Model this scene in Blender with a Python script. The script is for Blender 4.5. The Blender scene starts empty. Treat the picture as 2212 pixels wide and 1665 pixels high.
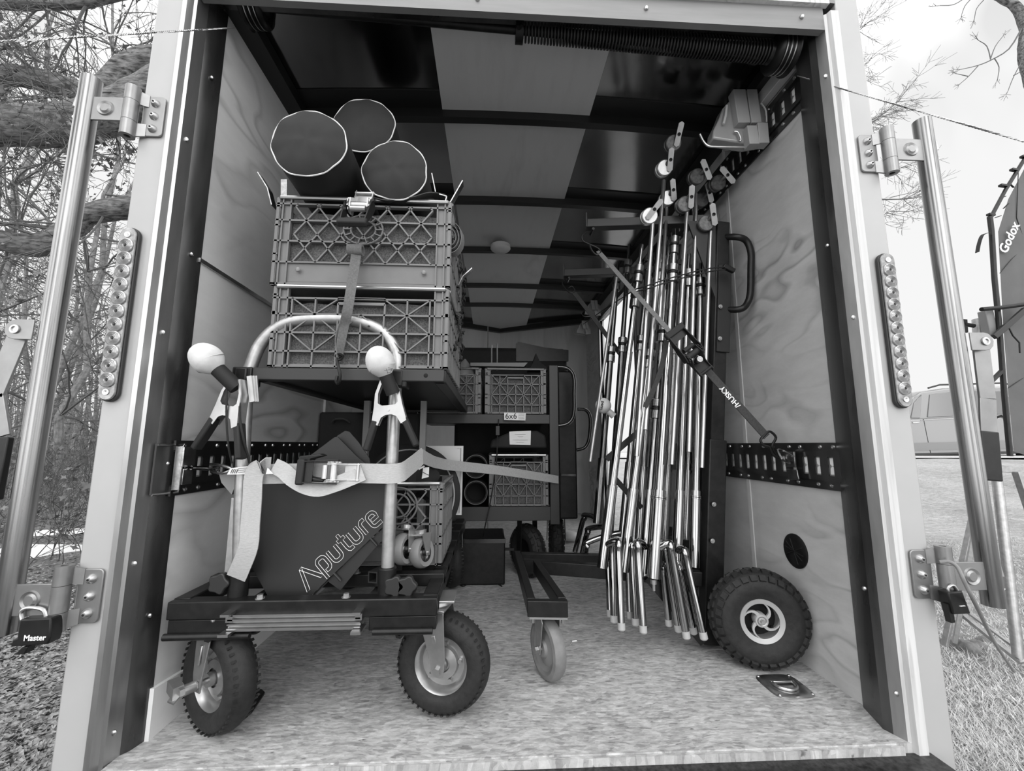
import bpy, bmesh, math, random
from mathutils import Vector, Matrix
random.seed(7)
SC = bpy.context.scene
COL = SC.collection
R = math.radians
# ---------------- camera ----------------
FPX, CX, CY = 905.0, 1106.0, 832.5
PITCH, YAW, ROLL = R(8.02), R(2.9), R(0.15)
CAM = Vector((0, -1.055, 0.70))
_f = Vector((math.sin(YAW)*math.cos(PITCH), math.cos(YAW)*math.cos(PITCH), math.sin(PITCH)))
_r0 = Vector((math.cos(YAW), -math.sin(YAW), 0)); _u0 = _r0.cross(_f)
_r = _r0*math.cos(ROLL) + _u0*math.sin(ROLL); _u = _u0*math.cos(ROLL) - _r0*math.sin(ROLL)
cam = bpy.data.cameras.new('camera'); co = bpy.data.objects.new('camera', cam); COL.objects.link(co)
cam.sensor_width = 36; cam.lens = FPX/2212*36; cam.clip_start = .02; cam.clip_end = 400
co.matrix_world = Matrix(((_r.x, _u.x, -_f.x, CAM.x), (_r.y, _u.y, -_f.y, CAM.y), (_r.z, _u.z, -_f.z, CAM.z), (0, 0, 0, 1)))
SC.camera = co
# ---------------- light: overcast sky, strengthened behind the camera to brighten what faces it; soft veiled sun behind the camera ----------------
w = bpy.data.worlds.new('overcast'); SC.world = w; w.use_nodes = True
nt = w.node_tree; nt.nodes.clear()
wo = nt.nodes.new('ShaderNodeOutputWorld'); bg = nt.nodes.new('ShaderNodeBackground')
tc = nt.nodes.new('ShaderNodeTexCoord'); dp = nt.nodes.new('ShaderNodeVectorMath'); dp.operation = 'DOT_PRODUCT'
dp.inputs[1].default_value = (0, -.8, .6)
mr = nt.nodes.new('ShaderNodeMapRange'); mr.inputs['From Min'].default_value = -.2; mr.inputs['From Max'].default_value = 1
mr.inputs['To Min'].default_value = 1.0; mr.inputs['To Max'].default_value = 3.0
nt.links.new(tc.outputs['Generated'], dp.inputs[0]); nt.links.new(dp.outputs['Value'], mr.inputs['Value'])
ns = nt.nodes.new('ShaderNodeTexNoise'); ns.inputs['Scale'].default_value = 2.6; ns.inputs['Detail'].default_value = 3   # cloud pattern added out of view to streak the chrome reflections
mpw = nt.nodes.new('ShaderNodeMapping'); mpw.inputs['Scale'].default_value = (1.6, 1.6, .6); nt.links.new(tc.outputs['Generated'], mpw.inputs[0]); nt.links.new(mpw.outputs[0], ns.inputs['Vector'])
nf = nt.nodes.new('ShaderNodeMapRange'); nf.inputs['From Min'].default_value = .38; nf.inputs['From Max'].default_value = .62; nf.inputs['To Min'].default_value = -.45; nf.inputs['To Max'].default_value = 2.3
nt.links.new(ns.outputs['Fac'], nf.inputs['Value'])
s1 = nt.nodes.new('ShaderNodeMath'); s1.operation = 'SUBTRACT'; s1.inputs[1].default_value = 1; nt.links.new(mr.outputs['Result'], s1.inputs[0])
s2 = nt.nodes.new('ShaderNodeMath'); s2.operation = 'MULTIPLY_ADD'; s2.inputs[2].default_value = 1; nt.links.new(s1.outputs[0], s2.inputs[0]); nt.links.new(nf.outputs[0], s2.inputs[1])
nt.links.new(s2.outputs[0], bg.inputs['Strength']); bg.inputs['Color'].default_value = (.93, .93, .93, 1)
nt.links.new(bg.outputs[0], wo.inputs[0])
sun = bpy.data.lights.new('sun', 'SUN'); sun.energy = .3; sun.angle = R(40); so = bpy.data.objects.new('sun', sun); COL.objects.link(so)
so.rotation_euler = (R(50), 0, R(-12))
SC.view_settings.view_transform = 'Standard'; SC.view_settings.look = 'None'; SC.view_settings.gamma = 1
SC.view_settings.use_curve_mapping = False
SC.view_settings.exposure = 0.0
try:
    SC.cycles.max_bounces = 10; SC.cycles.diffuse_bounces = 6; SC.cycles.glossy_bounces = 5; SC.cycles.use_denoising = True
except Exception: pass
# ---------------- pixel -> point on a real plane of the place ----------------
def ray(px, py): return _f + _r*((px-CX)/FPX) - _u*((py-CY)/FPX)
def P(px, py, Y): d = ray(px, py); return CAM + d*((Y-CAM.y)/d.y)
def PX(px, py, x): d = ray(px, py); return CAM + d*((x-CAM.x)/d.x)
def PZ(px, py, z): d = ray(px, py); return CAM + d*((z-CAM.z)/d.z)
V = Vector
# ---------------- materials ----------------
def nm(name):
    m = bpy.data.materials.new(name); m.use_nodes = True
    return m, m.node_tree, m.node_tree.nodes['Principled BSDF']
def g(v): return (v, v, v, 1)
def mat(name, c, rough=.5, metal=0, var=0, scale=20, stretch=(1, 1, 1), bump=0, coat=0, detail=4, spec=None, rvar=0):
    m, t, b = nm(name); N = t.nodes.new; L = t.links.new
    b.inputs['Base Color'].default_value = g(c); b.inputs['Roughness'].default_value = rough; b.inputs['Metallic'].default_value = metal
    if spec is not None: b.inputs['Specular IOR Level'].default_value = spec
    if coat: b.inputs['Coat Weight'].default_value = coat; b.inputs['Coat Roughness'].default_value = .15
    if var or bump:
        tcn = N('ShaderNodeTexCoord'); mp = N('ShaderNodeMapping'); mp.inputs['Scale'].default_value = stretch
        n = N('ShaderNodeTexNoise'); n.inputs['Scale'].default_value = scale; n.inputs['Detail'].default_value = detail; n.inputs['Roughness'].default_value = .6
        L(tcn.outputs['Object'], mp.inputs['Vector']); L(mp.outputs[0], n.inputs['Vector'])
        mrn = N('ShaderNodeMapRange'); mrn.inputs['From Min'].default_value = .3; mrn.inputs['From Max'].default_value = .7
        mrn.inputs['To Min'].default_value = max(0, c-var); mrn.inputs['To Max'].default_value = c+var
        L(n.outputs['Fac'], mrn.inputs['Value']); L(mrn.outputs[0], b.inputs['Base Color'])
        if rvar:
            m2 = N('ShaderNodeMapRange'); m2.inputs['From Min'].default_value = .3; m2.inputs['From Max'].default_value = .7
            m2.inputs['To Min'].default_value = max(.02, rough-rvar); m2.inputs['To Max'].default_value = rough+rvar
            L(n.outputs['Fac'], m2.inputs['Value']); L(m2.outputs[0], b.inputs['Roughness'])
        if bump:
            bp = N('ShaderNodeBump'); bp.inputs['Strength'].default_value = bump; bp.inputs['Distance'].default_value = .01
            L(n.outputs['Fac'], bp.inputs['Height']); L(bp.outputs[0], b.inputs['Normal'])
    return m
def plywood(name, light, dark, stretch, ring=9, seed=0, rough=.55, amt=.8):
    """sawn veneer: contour lines of a stretched noise"""
    m, t, b = nm(name); N = t.nodes.new; L = t.links.new
    tcn = N('ShaderNodeTexCoord'); mp = N('ShaderNodeMapping'); mp.inputs['Scale'].default_value = stretch; mp.inputs['Location'].default_value = (seed, seed*1.7, seed*.6)
    L(tcn.outputs['Object'], mp.inputs['Vector'])
    n = N('ShaderNodeTexNoise'); n.inputs['Scale'].default_value = 1; n.inputs['Detail'].default_value = 2.5; n.inputs['Roughness'].default_value = .55; n.inputs['Distortion'].default_value = .3
    L(mp.outputs[0], n.inputs['Vector'])
    mu = N('ShaderNodeMath'); mu.operation = 'MULTIPLY'; mu.inputs[1].default_value = ring; L(n.outputs['Fac'], mu.inputs[0])
    fr = N('ShaderNodeMath'); fr.operation = 'FRACT'; L(mu.outputs[0], fr.inputs[0])
    cr = N('ShaderNodeValToRGB'); e = cr.color_ramp.elements
    e[0].position = 0; e[0].color = g(.0); e[1].position = .25; e[1].color = g(.75)
    x = cr.color_ramp.elements.new(.8); x.color = g(1.); x = cr.color_ramp.elements.new(1.); x.color = g(.15)
    L(fr.outputs[0], cr.inputs[0])
    n2 = N('ShaderNodeTexNoise'); n2.inputs['Scale'].default_value = 3; n2.inputs['Detail'].default_value = 8; n2.inputs['Roughness'].default_value = .7
    L(mp.outputs[0], n2.inputs['Vector'])
    n3 = N('ShaderNodeTexNoise'); n3.inputs['Scale'].default_value = .8; L(mp.outputs[0], n3.inputs['Vector'])
    k = N('ShaderNodeMath'); k.operation = 'MULTIPLY'; L(cr.outputs[0], k.inputs[0]); k.inputs[1].default_value = .55*amt
    # line strength fades in and out
    s = N('ShaderNodeMapRange'); s.inputs['From Min'].default_value = .4; s.inputs['From Max'].default_value = .62; L(n3.outputs['Fac'], s.inputs['Value'])
    mx = N('ShaderNodeMix'); mx.data_type = 'FLOAT'; L(s.outputs[0], mx.inputs[0]); mx.inputs[2].default_value = .45*amt; L(k.outputs[0], mx.inputs[3])
    ad = N('ShaderNodeMath'); ad.operation = 'MULTIPLY_ADD'; L(n2.outputs['Fac'], ad.inputs[0]); ad.inputs[1].default_value = .6; L(mx.outputs[0], ad.inputs[2])
    c2 = N('ShaderNodeMapRange'); c2.inputs['From Min'].default_value = .15; c2.inputs['From Max'].default_value = .95*max(.6, amt); c2.inputs['To Min'].default_value = dark; c2.inputs['To Max'].default_value = light
    L(ad.outputs[0], c2.inputs['Value']); L(c2.outputs[0], b.inputs['Base Color']); b.inputs['Roughness'].default_value = rough
    return m
def osb(name, lo, hi):
    m, t, b = nm(name); N = t.nodes.new; L = t.links.new
    tcn = N('ShaderNodeTexCoord')
    outs = []
    for i, (sc, rot) in enumerate((((22, 60, 1), .1), ((30, 75, 1), .9), ((14, 42, 1), -.5))):
        nn = N('ShaderNodeTexNoise'); nn.inputs['Scale'].default_value = 3; nn.inputs['Detail'].default_value = 3
        L(tcn.outputs['Object'], nn.inputs['Vector'])
        ad = N('ShaderNodeVectorMath'); ad.operation = 'MULTIPLY_ADD'; ad.inputs[1].default_value = (.08, .08, .0); L(nn.outputs['Color'], ad.inputs[0]); L(tcn.outputs['Object'], ad.inputs[2])
        mp = N('ShaderNodeMapping'); mp.inputs['Rotation'].default_value = (0, 0, rot); mp.inputs['Scale'].default_value = (sc[0]*2.2, sc[1]*2.6, 1); L(ad.outputs[0], mp.inputs['Vector'])
        vo = N('ShaderNodeTexVoronoi'); vo.inputs['Scale'].default_value = 1; L(mp.outputs[0], vo.inputs['Vector'])
        sp = N('ShaderNodeSeparateColor'); L(vo.outputs['Color'], sp.inputs[0]); outs.append(sp.outputs[0])
    a1 = N('ShaderNodeMath'); a1.operation = 'ADD'; L(outs[0], a1.inputs[0]); L(outs[1], a1.inputs[1])
    a2 = N('ShaderNodeMath'); a2.operation = 'ADD'; L(a1.outputs[0], a2.inputs[0]); L(outs[2], a2.inputs[1])
    n4 = N('ShaderNodeTexNoise'); n4.inputs['Scale'].default_value = 16; n4.inputs['Detail'].default_value = 9; n4.inputs['Roughness'].default_value = .75
    mp4 = N('ShaderNodeMapping'); mp4.inputs['Scale'].default_value = (1, 2.2, 1); L(tcn.outputs['Object'], mp4.inputs[0]); L(mp4.outputs[0], n4.inputs['Vector'])
    a3 = N('ShaderNodeMath'); a3.operation = 'MULTIPLY_ADD'; L(n4.outputs['Fac'], a3.inputs[0]); a3.inputs[1].default_value = 3.2; L(a2.outputs[0], a3.inputs[2])
    mr_ = N('ShaderNodeMapRange'); mr_.inputs['From Min'].default_value = 1.2; mr_.inputs['From Max'].default_value = 4.6
    mr_.inputs['To Min'].default_value = lo; mr_.inputs['To Max'].default_value = hi; L(a3.outputs[0], mr_.inputs['Value'])
    # small dark knots
    n5 = N('ShaderNodeTexNoise'); n5.inputs['Scale'].default_value = 28; n5.inputs['Detail'].default_value = 3; L(mp4.outputs[0], n5.inputs['Vector'])
    m5 = N('ShaderNodeMapRange'); m5.inputs['From Min'].default_value = .69; m5.inputs['From Max'].default_value = .75; m5.inputs['To Min'].default_value = 1; m5.inputs['To Max'].default_value = .35
    L(n5.outputs['Fac'], m5.inputs['Value'])
    mm = N('ShaderNodeMath'); mm.operation = 'MULTIPLY'; L(mr_.outputs[0], mm.inputs[0]); L(m5.outputs[0], mm.inputs[1])
    L(mm.outputs[0], b.inputs['Base Color']); b.inputs['Roughness'].default_value = .6
    bp = N('ShaderNodeBump'); bp.inputs['Strength'].default_value = .25; bp.inputs['Distance'].default_value = .004; L(a3.outputs[0], bp.inputs['Height']); L(bp.outputs[0], b.inputs['Normal'])
    return m
M = {}
M['white'] = mat('white_paint', .40, .35, var=.02, scale=4)
M['ply_l'] = plywood('plywood_left', .74, .30, (1.0, .9, 2.6), 11, 3, amt=1.1)
M['ply_r'] = plywood('plywood_right', .54, .20, (1.0, 1.3, 3.6), 11, 11)
M['ply_low'] = plywood('plywood_pale', .78, .5, (1.0, 1.0, 2.2), 5, 5)
M['ply_c'] = plywood('plywood_ceiling', .56, .42, (5.0, .9, 1), 3, 8, amt=.6)
M['ply_b'] = plywood('plywood_back', .52, .34, (3.5, 3.5, .5), 5, 2, amt=.7)
M['bead'] = plywood('raw_wood_edge', .62, .30, (14, 14, .7), 7, 9)
M['osb'] = osb('strand_board', .13, .64)
M['gloss_ceiling'] = mat('dark_glossy_panel', .26, .13, metal=1, var=.04, scale=2, bump=.10)
M['bow2'] = mat('dark_spring_steel', .03, .4, .4); M['bow'] = mat('black_roof_bow', .012, .4)
M['galv'] = mat('galvanised_steel', .55, .34, 1, var=.07, scale=30, rvar=.06)
M['galvpost'] = mat('galvanised_jamb', .24, .36, .9, var=.06, scale=6, stretch=(3, 3, .35), rvar=.1)
M['darksteel'] = mat('dark_steel_liner', .10, .30, .8, var=.05, scale=4, stretch=(2, 2, .4), rvar=.08)
M['alu'] = mat('aluminium', .45, .30, 1, var=.04, scale=25)
M['alu_dull'] = mat('dull_aluminium_tube', .42, .42, .85, var=.08, scale=35)
M['chrome'] = mat('chrome', .36, .10, 1)
M['chrome_dull'] = mat('worn_chrome', .34, .25, 1, var=.1, scale=60)
M['zinc'] = mat('zinc_plate', .44, .32, .85, var=.06, scale=18)
M['black'] = mat('black_paint', .008, .38, 0, var=.004, scale=40, spec=.35)
M['blackmatte'] = mat('black_matte', .009, .7)
M['etrack'] = mat('black_track_steel', .02, .22, .3, coat=.5)
M['hole'] = mat('dark_recess', .008, .9)
M['rubber'] = mat('tyre_rubber', .011, .7, var=.005, scale=60, bump=.2)
M['greyrubber'] = mat('grey_caster_rubber', .16, .55, var=.03, scale=25)
M['crate'] = mat('grey_crate_plastic', .14, .42, var=.015, scale=12)
M['crate_rim'] = mat('aluminium_crate_rim', .45, .28, .9)
M['carpet'] = mat('crate_lining', .10, .95, var=.06, scale=260, bump=.4)
M['bag'] = mat('black_bag_fabric', .012, .8, var=.004, scale=9, bump=.1)
M['piping'] = mat('white_piping', .62, .6)
M['flag'] = mat('dark_grey_sheet', .017, .5)
M['strap_l'] = mat('pale_grey_webbing', .42, .75, var=.05, scale=120, stretch=(1, 1, 6), bump=.2)
M['strap_t'] = mat('tan_webbing', .36, .8, var=.04, scale=150)
M['strap_g'] = mat('grey_webbing', .13, .8, var=.03, scale=200)
M['strap_d'] = mat('dark_webbing', .035, .75, var=.01, scale=200)
M['ball'] = mat('worn_felt_ball', .62, .9, var=.10, scale=14, bump=.25)
M['paper'] = mat('white_paper', .75, .7)
M['ink'] = mat('black_ink', .02, .7)
M['whiteink'] = mat('white_print', .80, .6)
M['lensglass'] = mat('clear_led_lens', .22, .12, .3, var=.12, scale=50, coat=.6)
M['lenschrome'] = mat('led_reflector', .75, .15, .8)
M['tray'] = mat('dull_tray_metal', .12, .5, .6)
M['leddark'] = mat('dark_lamp_gasket', .03, .6)
M['clearcase'] = mat('smoky_plastic', .35, .2, .1, coat=.5)
M['lightplastic'] = mat('light_plastic', .55, .45)
M['bark'] = mat('oak_bark', .12, .95, var=.13, scale=34, stretch=(.22, 1, 1), bump=1.0, detail=6)
M['bark2'] = mat('grey_bark', .17, .95, var=.08, scale=14, bump=.5)
M['twig'] = mat('bare_twigs', .11, .9)
M['leaf'] = mat('dead_leaves', .15, .9, var=.07, scale=6)
M['snow'] = mat('snow', .85, .8)
M['carpaint'] = mat('car_paint_grey', .22, .25, .3, coat=1)
M['glass'] = mat('dark_window_glass', .06, .06, .0, coat=1, spec=1)
M['softfab'] = mat('softbox_fabric', .10, .8, var=.02, scale=3, bump=.15)
M['greyplastic'] = mat('grey_plastic', .20, .45)
M['wood_bar'] = mat('painted_dark_grey', .017, .45)
# ---------------- mesh builder ----------------
class MB:
    def __init__(s): s.v = []; s.f = []; s.cuts = []
    def cut(s): s.cuts.append((len(s.v), len(s.f))); return s
    def add(s, vs, fs):
        o = len(s.v); s.v += [V(p) for p in vs]; s.f += [tuple(o+i for i in f) for f in fs]; return s
    def box(s, c, d, rot=None):
        c = V(c); hx, hy, hz = d[0]/2, d[1]/2, d[2]/2
        vs = [V((x, y, z)) for x in (-hx, hx) for y in (-hy, hy) for z in (-hz, hz)]
        if rot is not None:
            if not isinstance(rot, Matrix): rot = Matrix.Rotation(rot, 3, 'Z')
            vs = [rot @ p for p in vs]
        return s.add([p+c for p in vs], [(0, 1, 3, 2), (4, 6, 7, 5), (0, 4, 5, 1), (2, 3, 7, 6), (0, 2, 6, 4), (1, 5, 7, 3)])
    def bar(s, a, b, w, h, up=(0, 0, 1)):
        """rectangular bar from a to b; w across, h along up"""
        a, b = V(a), V(b); d = (b-a).normalized(); up = V(up)
        x = d.cross(up)
        if x.length < 1e-4: x = d.cross(V((1, 0, 0)))
        x.normalize(); u = x.cross(d).normalized()
        vs = [q + x*sx*w/2 + u*su*h/2 for q in (a, b) for sx in (-1, 1) for su in (-1, 1)]
        return s.add(vs, [(0, 1, 3, 2), (4, 6, 7, 5), (0, 4, 5, 1), (2, 3, 7, 6), (0, 2, 6, 4), (1, 5, 7, 3)])
    def tube(s, pts, r, n=12, caps=True, closed=False):
        pts = [V(p) for p in pts]; m = len(pts)
        if not isinstance(r, (list, tuple)): r = [r]*m
        t0 = (pts[1]-pts[0]).normalized(); a = t0.orthogonal().normalized()
        rings = []
        for i, p in enumerate(pts):
            if closed: t = pts[(i+1) % m]-pts[i-1]
            else: t = (pts[min(i+1, m-1)]-pts[max(i-1, 0)])
            if t.length < 1e-9: t = t0
            t.normalize(); a = (a - t*a.dot(t))
            if a.length < 1e-6: a = t.orthogonal()
            a.normalize(); b = t.cross(a)
            rings.append([p + (a*math.cos(2*math.pi*k/n)+b*math.sin(2*math.pi*k/n))*r[i] for k in range(n)])
        vs = [q for rr in rings for q in rr]; fs = []
        for i in range(m if closed else m-1):
            j = (i+1) % m
            for k in range(n):
                k2 = (k+1) % n; fs.append((i*n+k, i*n+k2, j*n+k2, j*n+k))
        if caps and not closed: fs.append(tuple(reversed(range(n)))); fs.append(tuple((m-1)*n+k for k in range(n)))
        return s.add(vs, fs)
    def cyl(s, a, b, r, n=16, r2=None): return s.tube([a, b], [r, r if r2 is None else r2], n)
    def lathe(s, prof, o, ax, n=32, ref=None):
        """prof: list of (radius, height along axis)"""
        o = V(o); ax = V(ax).normalized(); a = (V(ref) if ref else ax.orthogonal()); a = (a-ax*a.dot(ax)).normalized(); b = ax.cross(a)
        vs = []; fs = []
        for (r, h) in prof:
            for k in range(n):
                t = 2*math.pi*k/n; vs.append(o+ax*h+(a*math.cos(t)+b*math.sin(t))*max(r, 1e-5))
        for i in range(len(prof)-1):
            for k in range(n):
                k2 = (k+1) % n; fs.append((i*n+k, i*n+k2, (i+1)*n+k2, (i+1)*n+k))
        return s.add(vs, fs)
    def prism(s, poly, d):
        """poly: list of 3D points (planar), d: thickness vector"""
        n = len(poly); d = V(d); vs = [V(p) for p in poly]+[V(p)+d for p in poly]
        fs = [tuple(range(n)), tuple(reversed(range(n, 2*n)))]+[(i, i+n, (i+1) % n+n, (i+1) % n) for i in range(n)]
        return s.add(vs, fs)
    def ribbon(s, pts, wd, w, t=.003):
        """flat webbing through pts; wd: width direction(s); w width; t thickness"""
        pts = [V(p) for p in pts]; m = len(pts); vs = []; fs = []
        if not isinstance(wd, list): wd = [wd]*m
        if not isinstance(w, (list, tuple)): w = [w]*m
        for i, p in enumerate(pts):
            d = (pts[min(i+1, m-1)]-pts[max(i-1, 0)]).normalized(); x = V(wd[i]); x = (x-d*x.dot(d)).normalized(); nn = d.cross(x)
            for sx, sn in ((-1, -1), (1, -1), (1, 1), (-1, 1)): vs.append(p+x*sx*w[i]/2+nn*sn*t/2)
        for i in range(m-1):
            for k in range(4): k2 = (k+1) % 4; fs.append((i*4+k, i*4+k2, i*4+4+k2, i*4+4+k))
        fs += [(3, 2, 1, 0), tuple((m-1)*4+k for k in range(4))]
        return s.add(vs, fs)
    def sphere(s, c, r, n=16, sc=(1, 1, 1), rot=None):
        c = V(c); vs = []; fs = []; h = n//2
        for i in range(h+1):
            th = math.pi*i/h
            for k in range(n):
                ph = 2*math.pi*k/n; p = V((math.sin(th)*math.cos(ph)*sc[0], math.sin(th)*math.sin(ph)*sc[1], math.cos(th)*sc[2]))*r
                if rot is not None: p = rot @ p
                vs.append(c+p)
        for i in range(h):
            for k in range(n):
                k2 = (k+1) % n; fs.append((i*n+k, (i+1)*n+k, (i+1)*n+k2, i*n+k2))
        return s.add(vs, fs)
    def build(s, name, m, parent=None, bevel=0, ang=35, smooth=True, subs=0):
        if s.cuts:
            cs = [(0, 0)]+s.cuts+[(len(s.v), len(s.f))]; out = []
            for (v0, f0), (v1, f1) in zip(cs, cs[1:]):
                if f1 <= f0: continue
                q = MB(); q.v = s.v[v0:v1]; q.f = [tuple(i-v0 for i in f) for f in s.f[f0:f1]]
                out.append(q.build(name, m, parent, bevel, ang, smooth, subs))
            return out[0]
        me = bpy.data.meshes.new(name)
        off = V((0, 0, 0)); p = parent
        while p is not None: off += p.location; p = p.parent
        me.from_pydata([tuple(q-off) for q in s.v], [], s.f); 
        bm = bmesh.new(); bm.from_mesh(me); bmesh.ops.remove_doubles(bm, verts=bm.verts, dist=1e-6)
        bmesh.ops.recalc_face_normals(bm, faces=bm.faces); bm.to_mesh(me); bm.free()
        me.materials.append(M[m] if isinstance(m, str) else m)
        if smooth:
            for pl in me.polygons: pl.use_smooth = True
            me.set_sharp_from_angle(angle=R(ang))
        o = bpy.data.objects.new(name, me); COL.objects.link(o)
        if parent is not None: o.parent = parent
        if bevel:
            bv = o.modifiers.new('bevel', 'BEVEL'); bv.width = bevel; bv.segments = 2; bv.limit_method = 'ANGLE'; bv.angle_limit = R(40)
        if subs:
            sb = o.modifiers.new('subd', 'SUBSURF'); sb.levels = subs; sb.render_levels = subs
        return o
def tag(o, label, cat=None, group=None, kind=None):
    if label: o['label'] = label
    if cat: o['category'] = cat
    if group: o['group'] = group
    if kind: o['kind'] = kind
    return o
def thing(name, label, cat, loc=(0, 0, 0), group=None):
    o = bpy.data.objects.new(name, None); COL.objects.link(o); o.location = loc; o.empty_display_size = .05
    bpy.context.view_layer.update() if False else None
    return tag(o, label, cat, group)
def struct(o): o['kind'] = 'structure'; return o
def smoothpts(pts, n=6):
    """Catmull-Rom through points"""
    pts = [V(p) for p in pts]; out = []
    for i in range(len(pts)-1):
        p0 = pts[max(i-1, 0)]; p1 = pts[i]; p2 = pts[i+1]; p3 = pts[min(i+2, len(pts)-1)]
        for k in range(n):
            t = k/n; out.append(.5*((2*p1)+(p2-p0)*t+(2*p0-5*p1+4*p2-p3)*t*t+(3*p1-p0-3*p2+p3)*t**3))
    out.append(pts[-1]); return out
def copy_tree(o, parent=None):
    c = o.copy(); COL.objects.link(c); c.parent = parent
    for ch in list(o.children): copy_tree(ch, c)
    return c
def text(s, name, m, o, xdir, ydir, size, parent, depth=.0006, align='CENTER', outline=0, spacing=1, bold=False):
    """lettering lying in the plane xdir/ydir with its centre at o"""
    cu = bpy.data.curves.new(name, 'FONT'); cu.body = s; cu.size = size; cu.align_x = align; cu.align_y = 'CENTER'; cu.space_character = spacing
    cu.extrude = depth/2; cu.resolution_u = 3
    if bold: cu.offset = size*.02
    t = bpy.data.objects.new(name, cu); COL.objects.link(t)
    dg = bpy.context.evaluated_depsgraph_get(); me = bpy.data.meshes.new_from_object(t.evaluated_get(dg))
    COL.objects.unlink(t); bpy.data.objects.remove(t); bpy.data.curves.remove(cu)
    x = V(xdir).normalized(); y = V(ydir); y = (y-x*y.dot(x)).normalized(); z = x.cross(y)
    off = V((0, 0, 0)); p = parent
    while p is not None: off += p.location; p = p.parent
    for v in me.vertices: c = v.co.copy(); v.co = V(o)-off+x*c.x+y*c.y+z*c.z
    me.materials.clear(); me.materials.append(M[m]); ob = bpy.data.objects.new(name, me); COL.objects.link(ob)
    if parent is not None: ob.parent = parent
    return ob
# =============== the trailer shell ===============
WL, WR, FL = -.814, 1.02, 0.0
YB = 3.3           # where the side walls meet the V nose
APX = V((.103, 3.85, 0)); ZC = 2.04
def quadbox(name, m, a, b, thick, parent=None):  # axis box from min corner a to max corner b
    c = (V(a)+V(b))/2; d = V(b)-V(a); return struct(MB().box(c, d).build(name, m, parent))
quadbox('floor', 'osb', (WL-.02, 0.0, -.03), (WR+.02, 3.9, 0), 0)
# left wall: upper sheet, lower sheet a step proud of it near the floor, thin joint strip
wl = MB(); wl.box((WL-.01, (.10+YB)/2, ZC/2), (.02, YB-.10, ZC+.04)); wl = struct(wl.build('wall_left', 'ply_l'))
o = MB().box((WL+.003, (.09+YB)/2, 1.205), (.006, YB-.09, .012)).build('joint_strip', 'galv', wl)
o = MB().box((WL+.005, 1.02+.02, 1.0), (.012, .035, 2.0)).build('joint_strip', 'galv', wl)
o = MB().prism([(WL, .09, 0), (WL, 1.4, 0), (WL, 1.4, .0), (WL, .09, .115)], (.010, 0, 0)).build('kick_board', 'ply_low', wl)
# right wall with the side door opening (Y 1.45..2.4)
DY0, DY1, DZ1 = 1.80, 2.72, 1.86
wr = MB()
wr.box((WR+.01, (.12+DY0)/2, ZC/2), (.02, DY0-.12, ZC+.04)); wr.box((WR+.01, (DY1+YB)/2, ZC/2), (.02, YB-DY1, ZC+.04))
wr.box((WR+.01, (DY0+DY1)/2, (DZ1+ZC)/2+.01), (.02, DY1-DY0, ZC-DZ1+.02)); wr = struct(wr.build('wall_right', 'ply_r'))
MB().bar((WR-.003, PX(1593, 700, WR).y, 2.0), (WR-.003, PX(1593, 700, WR).y, .16), .004, .020, (0, 1, 0)).build('joint_strip', 'lightplastic', wr)
# V nose
for s, nmn, x0 in ((-1, 'wall_back', WL), (1, 'wall_back', WR)):
    wb = MB().prism([(x0, YB, 0), (APX.x, APX.y, 0), (APX.x, APX.y, ZC+.02), (x0, YB, ZC+.02)], (0, .02, 0)).build(nmn, 'ply_b'); struct(wb)
# ceiling: dark glossy sheet with a pale plywood centre strip; arched slightly
def zc(x): return ZC + .035*(1-((x-.103)/.92)**2)
def sheet(x0, x1, y0, y1, dz, n=8):
    mb = MB(); pts = []
    for i in range(n+1):
        x = x0+(x1-x0)*i/n; pts.append((x, y0, zc(x)+dz))
    pts += [(p[0], y0, p[2]+.012) for p in reversed(pts)]
    return mb.prism(pts, (0, y1-y0, 0))
ce = struct(sheet(WL-.02, WR+.02, .0, 3.9, 0).build('ceiling', 'gloss_ceiling'))
sheet(-.21, .40, .0, 3.9, -.012, 4).build('plywood_strip', 'ply_c', ce)
# cove rails along the wall tops
for x in (WL+.03, WR-.03):
    struct(MB().box((x, 1.66, ZC-.02), (.06, 3.25, .045)).build('trim_1', 'bow'))
# roof bows
for i, y in enumerate((.50, 1.10, 1.70, 2.36, 2.86)):
    mb = MB(); pts = [(WL, y, ZC-.035)]
    n = 12; top = [(WL+(WR-WL)*k/n) for k in range(n+1)]
    lo = [(x, y, zc(x)-.045) for x in top]; hi = [(x, y, zc(x)-.002) for x in reversed(top)]
    mb.prism(lo+hi, (0, .035, 0)); b = struct(mb.build('trim_2', 'bow'))
    for x0, x1 in ((WL, -.21), (.40, WR)):     # flange laid on the dark side sheets only
        mb = MB(); xs = [x0+(x1-x0)*k/6 for k in range(7)]
        mb.prism([(x, y-.085, zc(x)-.006) for x in xs]+[(x, y-.085, zc(x)) for x in reversed(xs)], (0, .085, 0)); mb.build('flange', 'bow', b)
for s, x0 in ((-1, WL), (1, WR)):
    a = V((x0, YB-.02, 0)); b = APX+V((0, -.02, 0)); d = V((0, -.05, 0))
    struct(MB().prism([a+V((0, 0, ZC-.05)), b+V((0, 0, ZC-.02)), b+V((0, 0, ZC+.03)), a+V((0, 0, ZC+.01))], d).build('trim_3', 'bow'))
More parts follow.
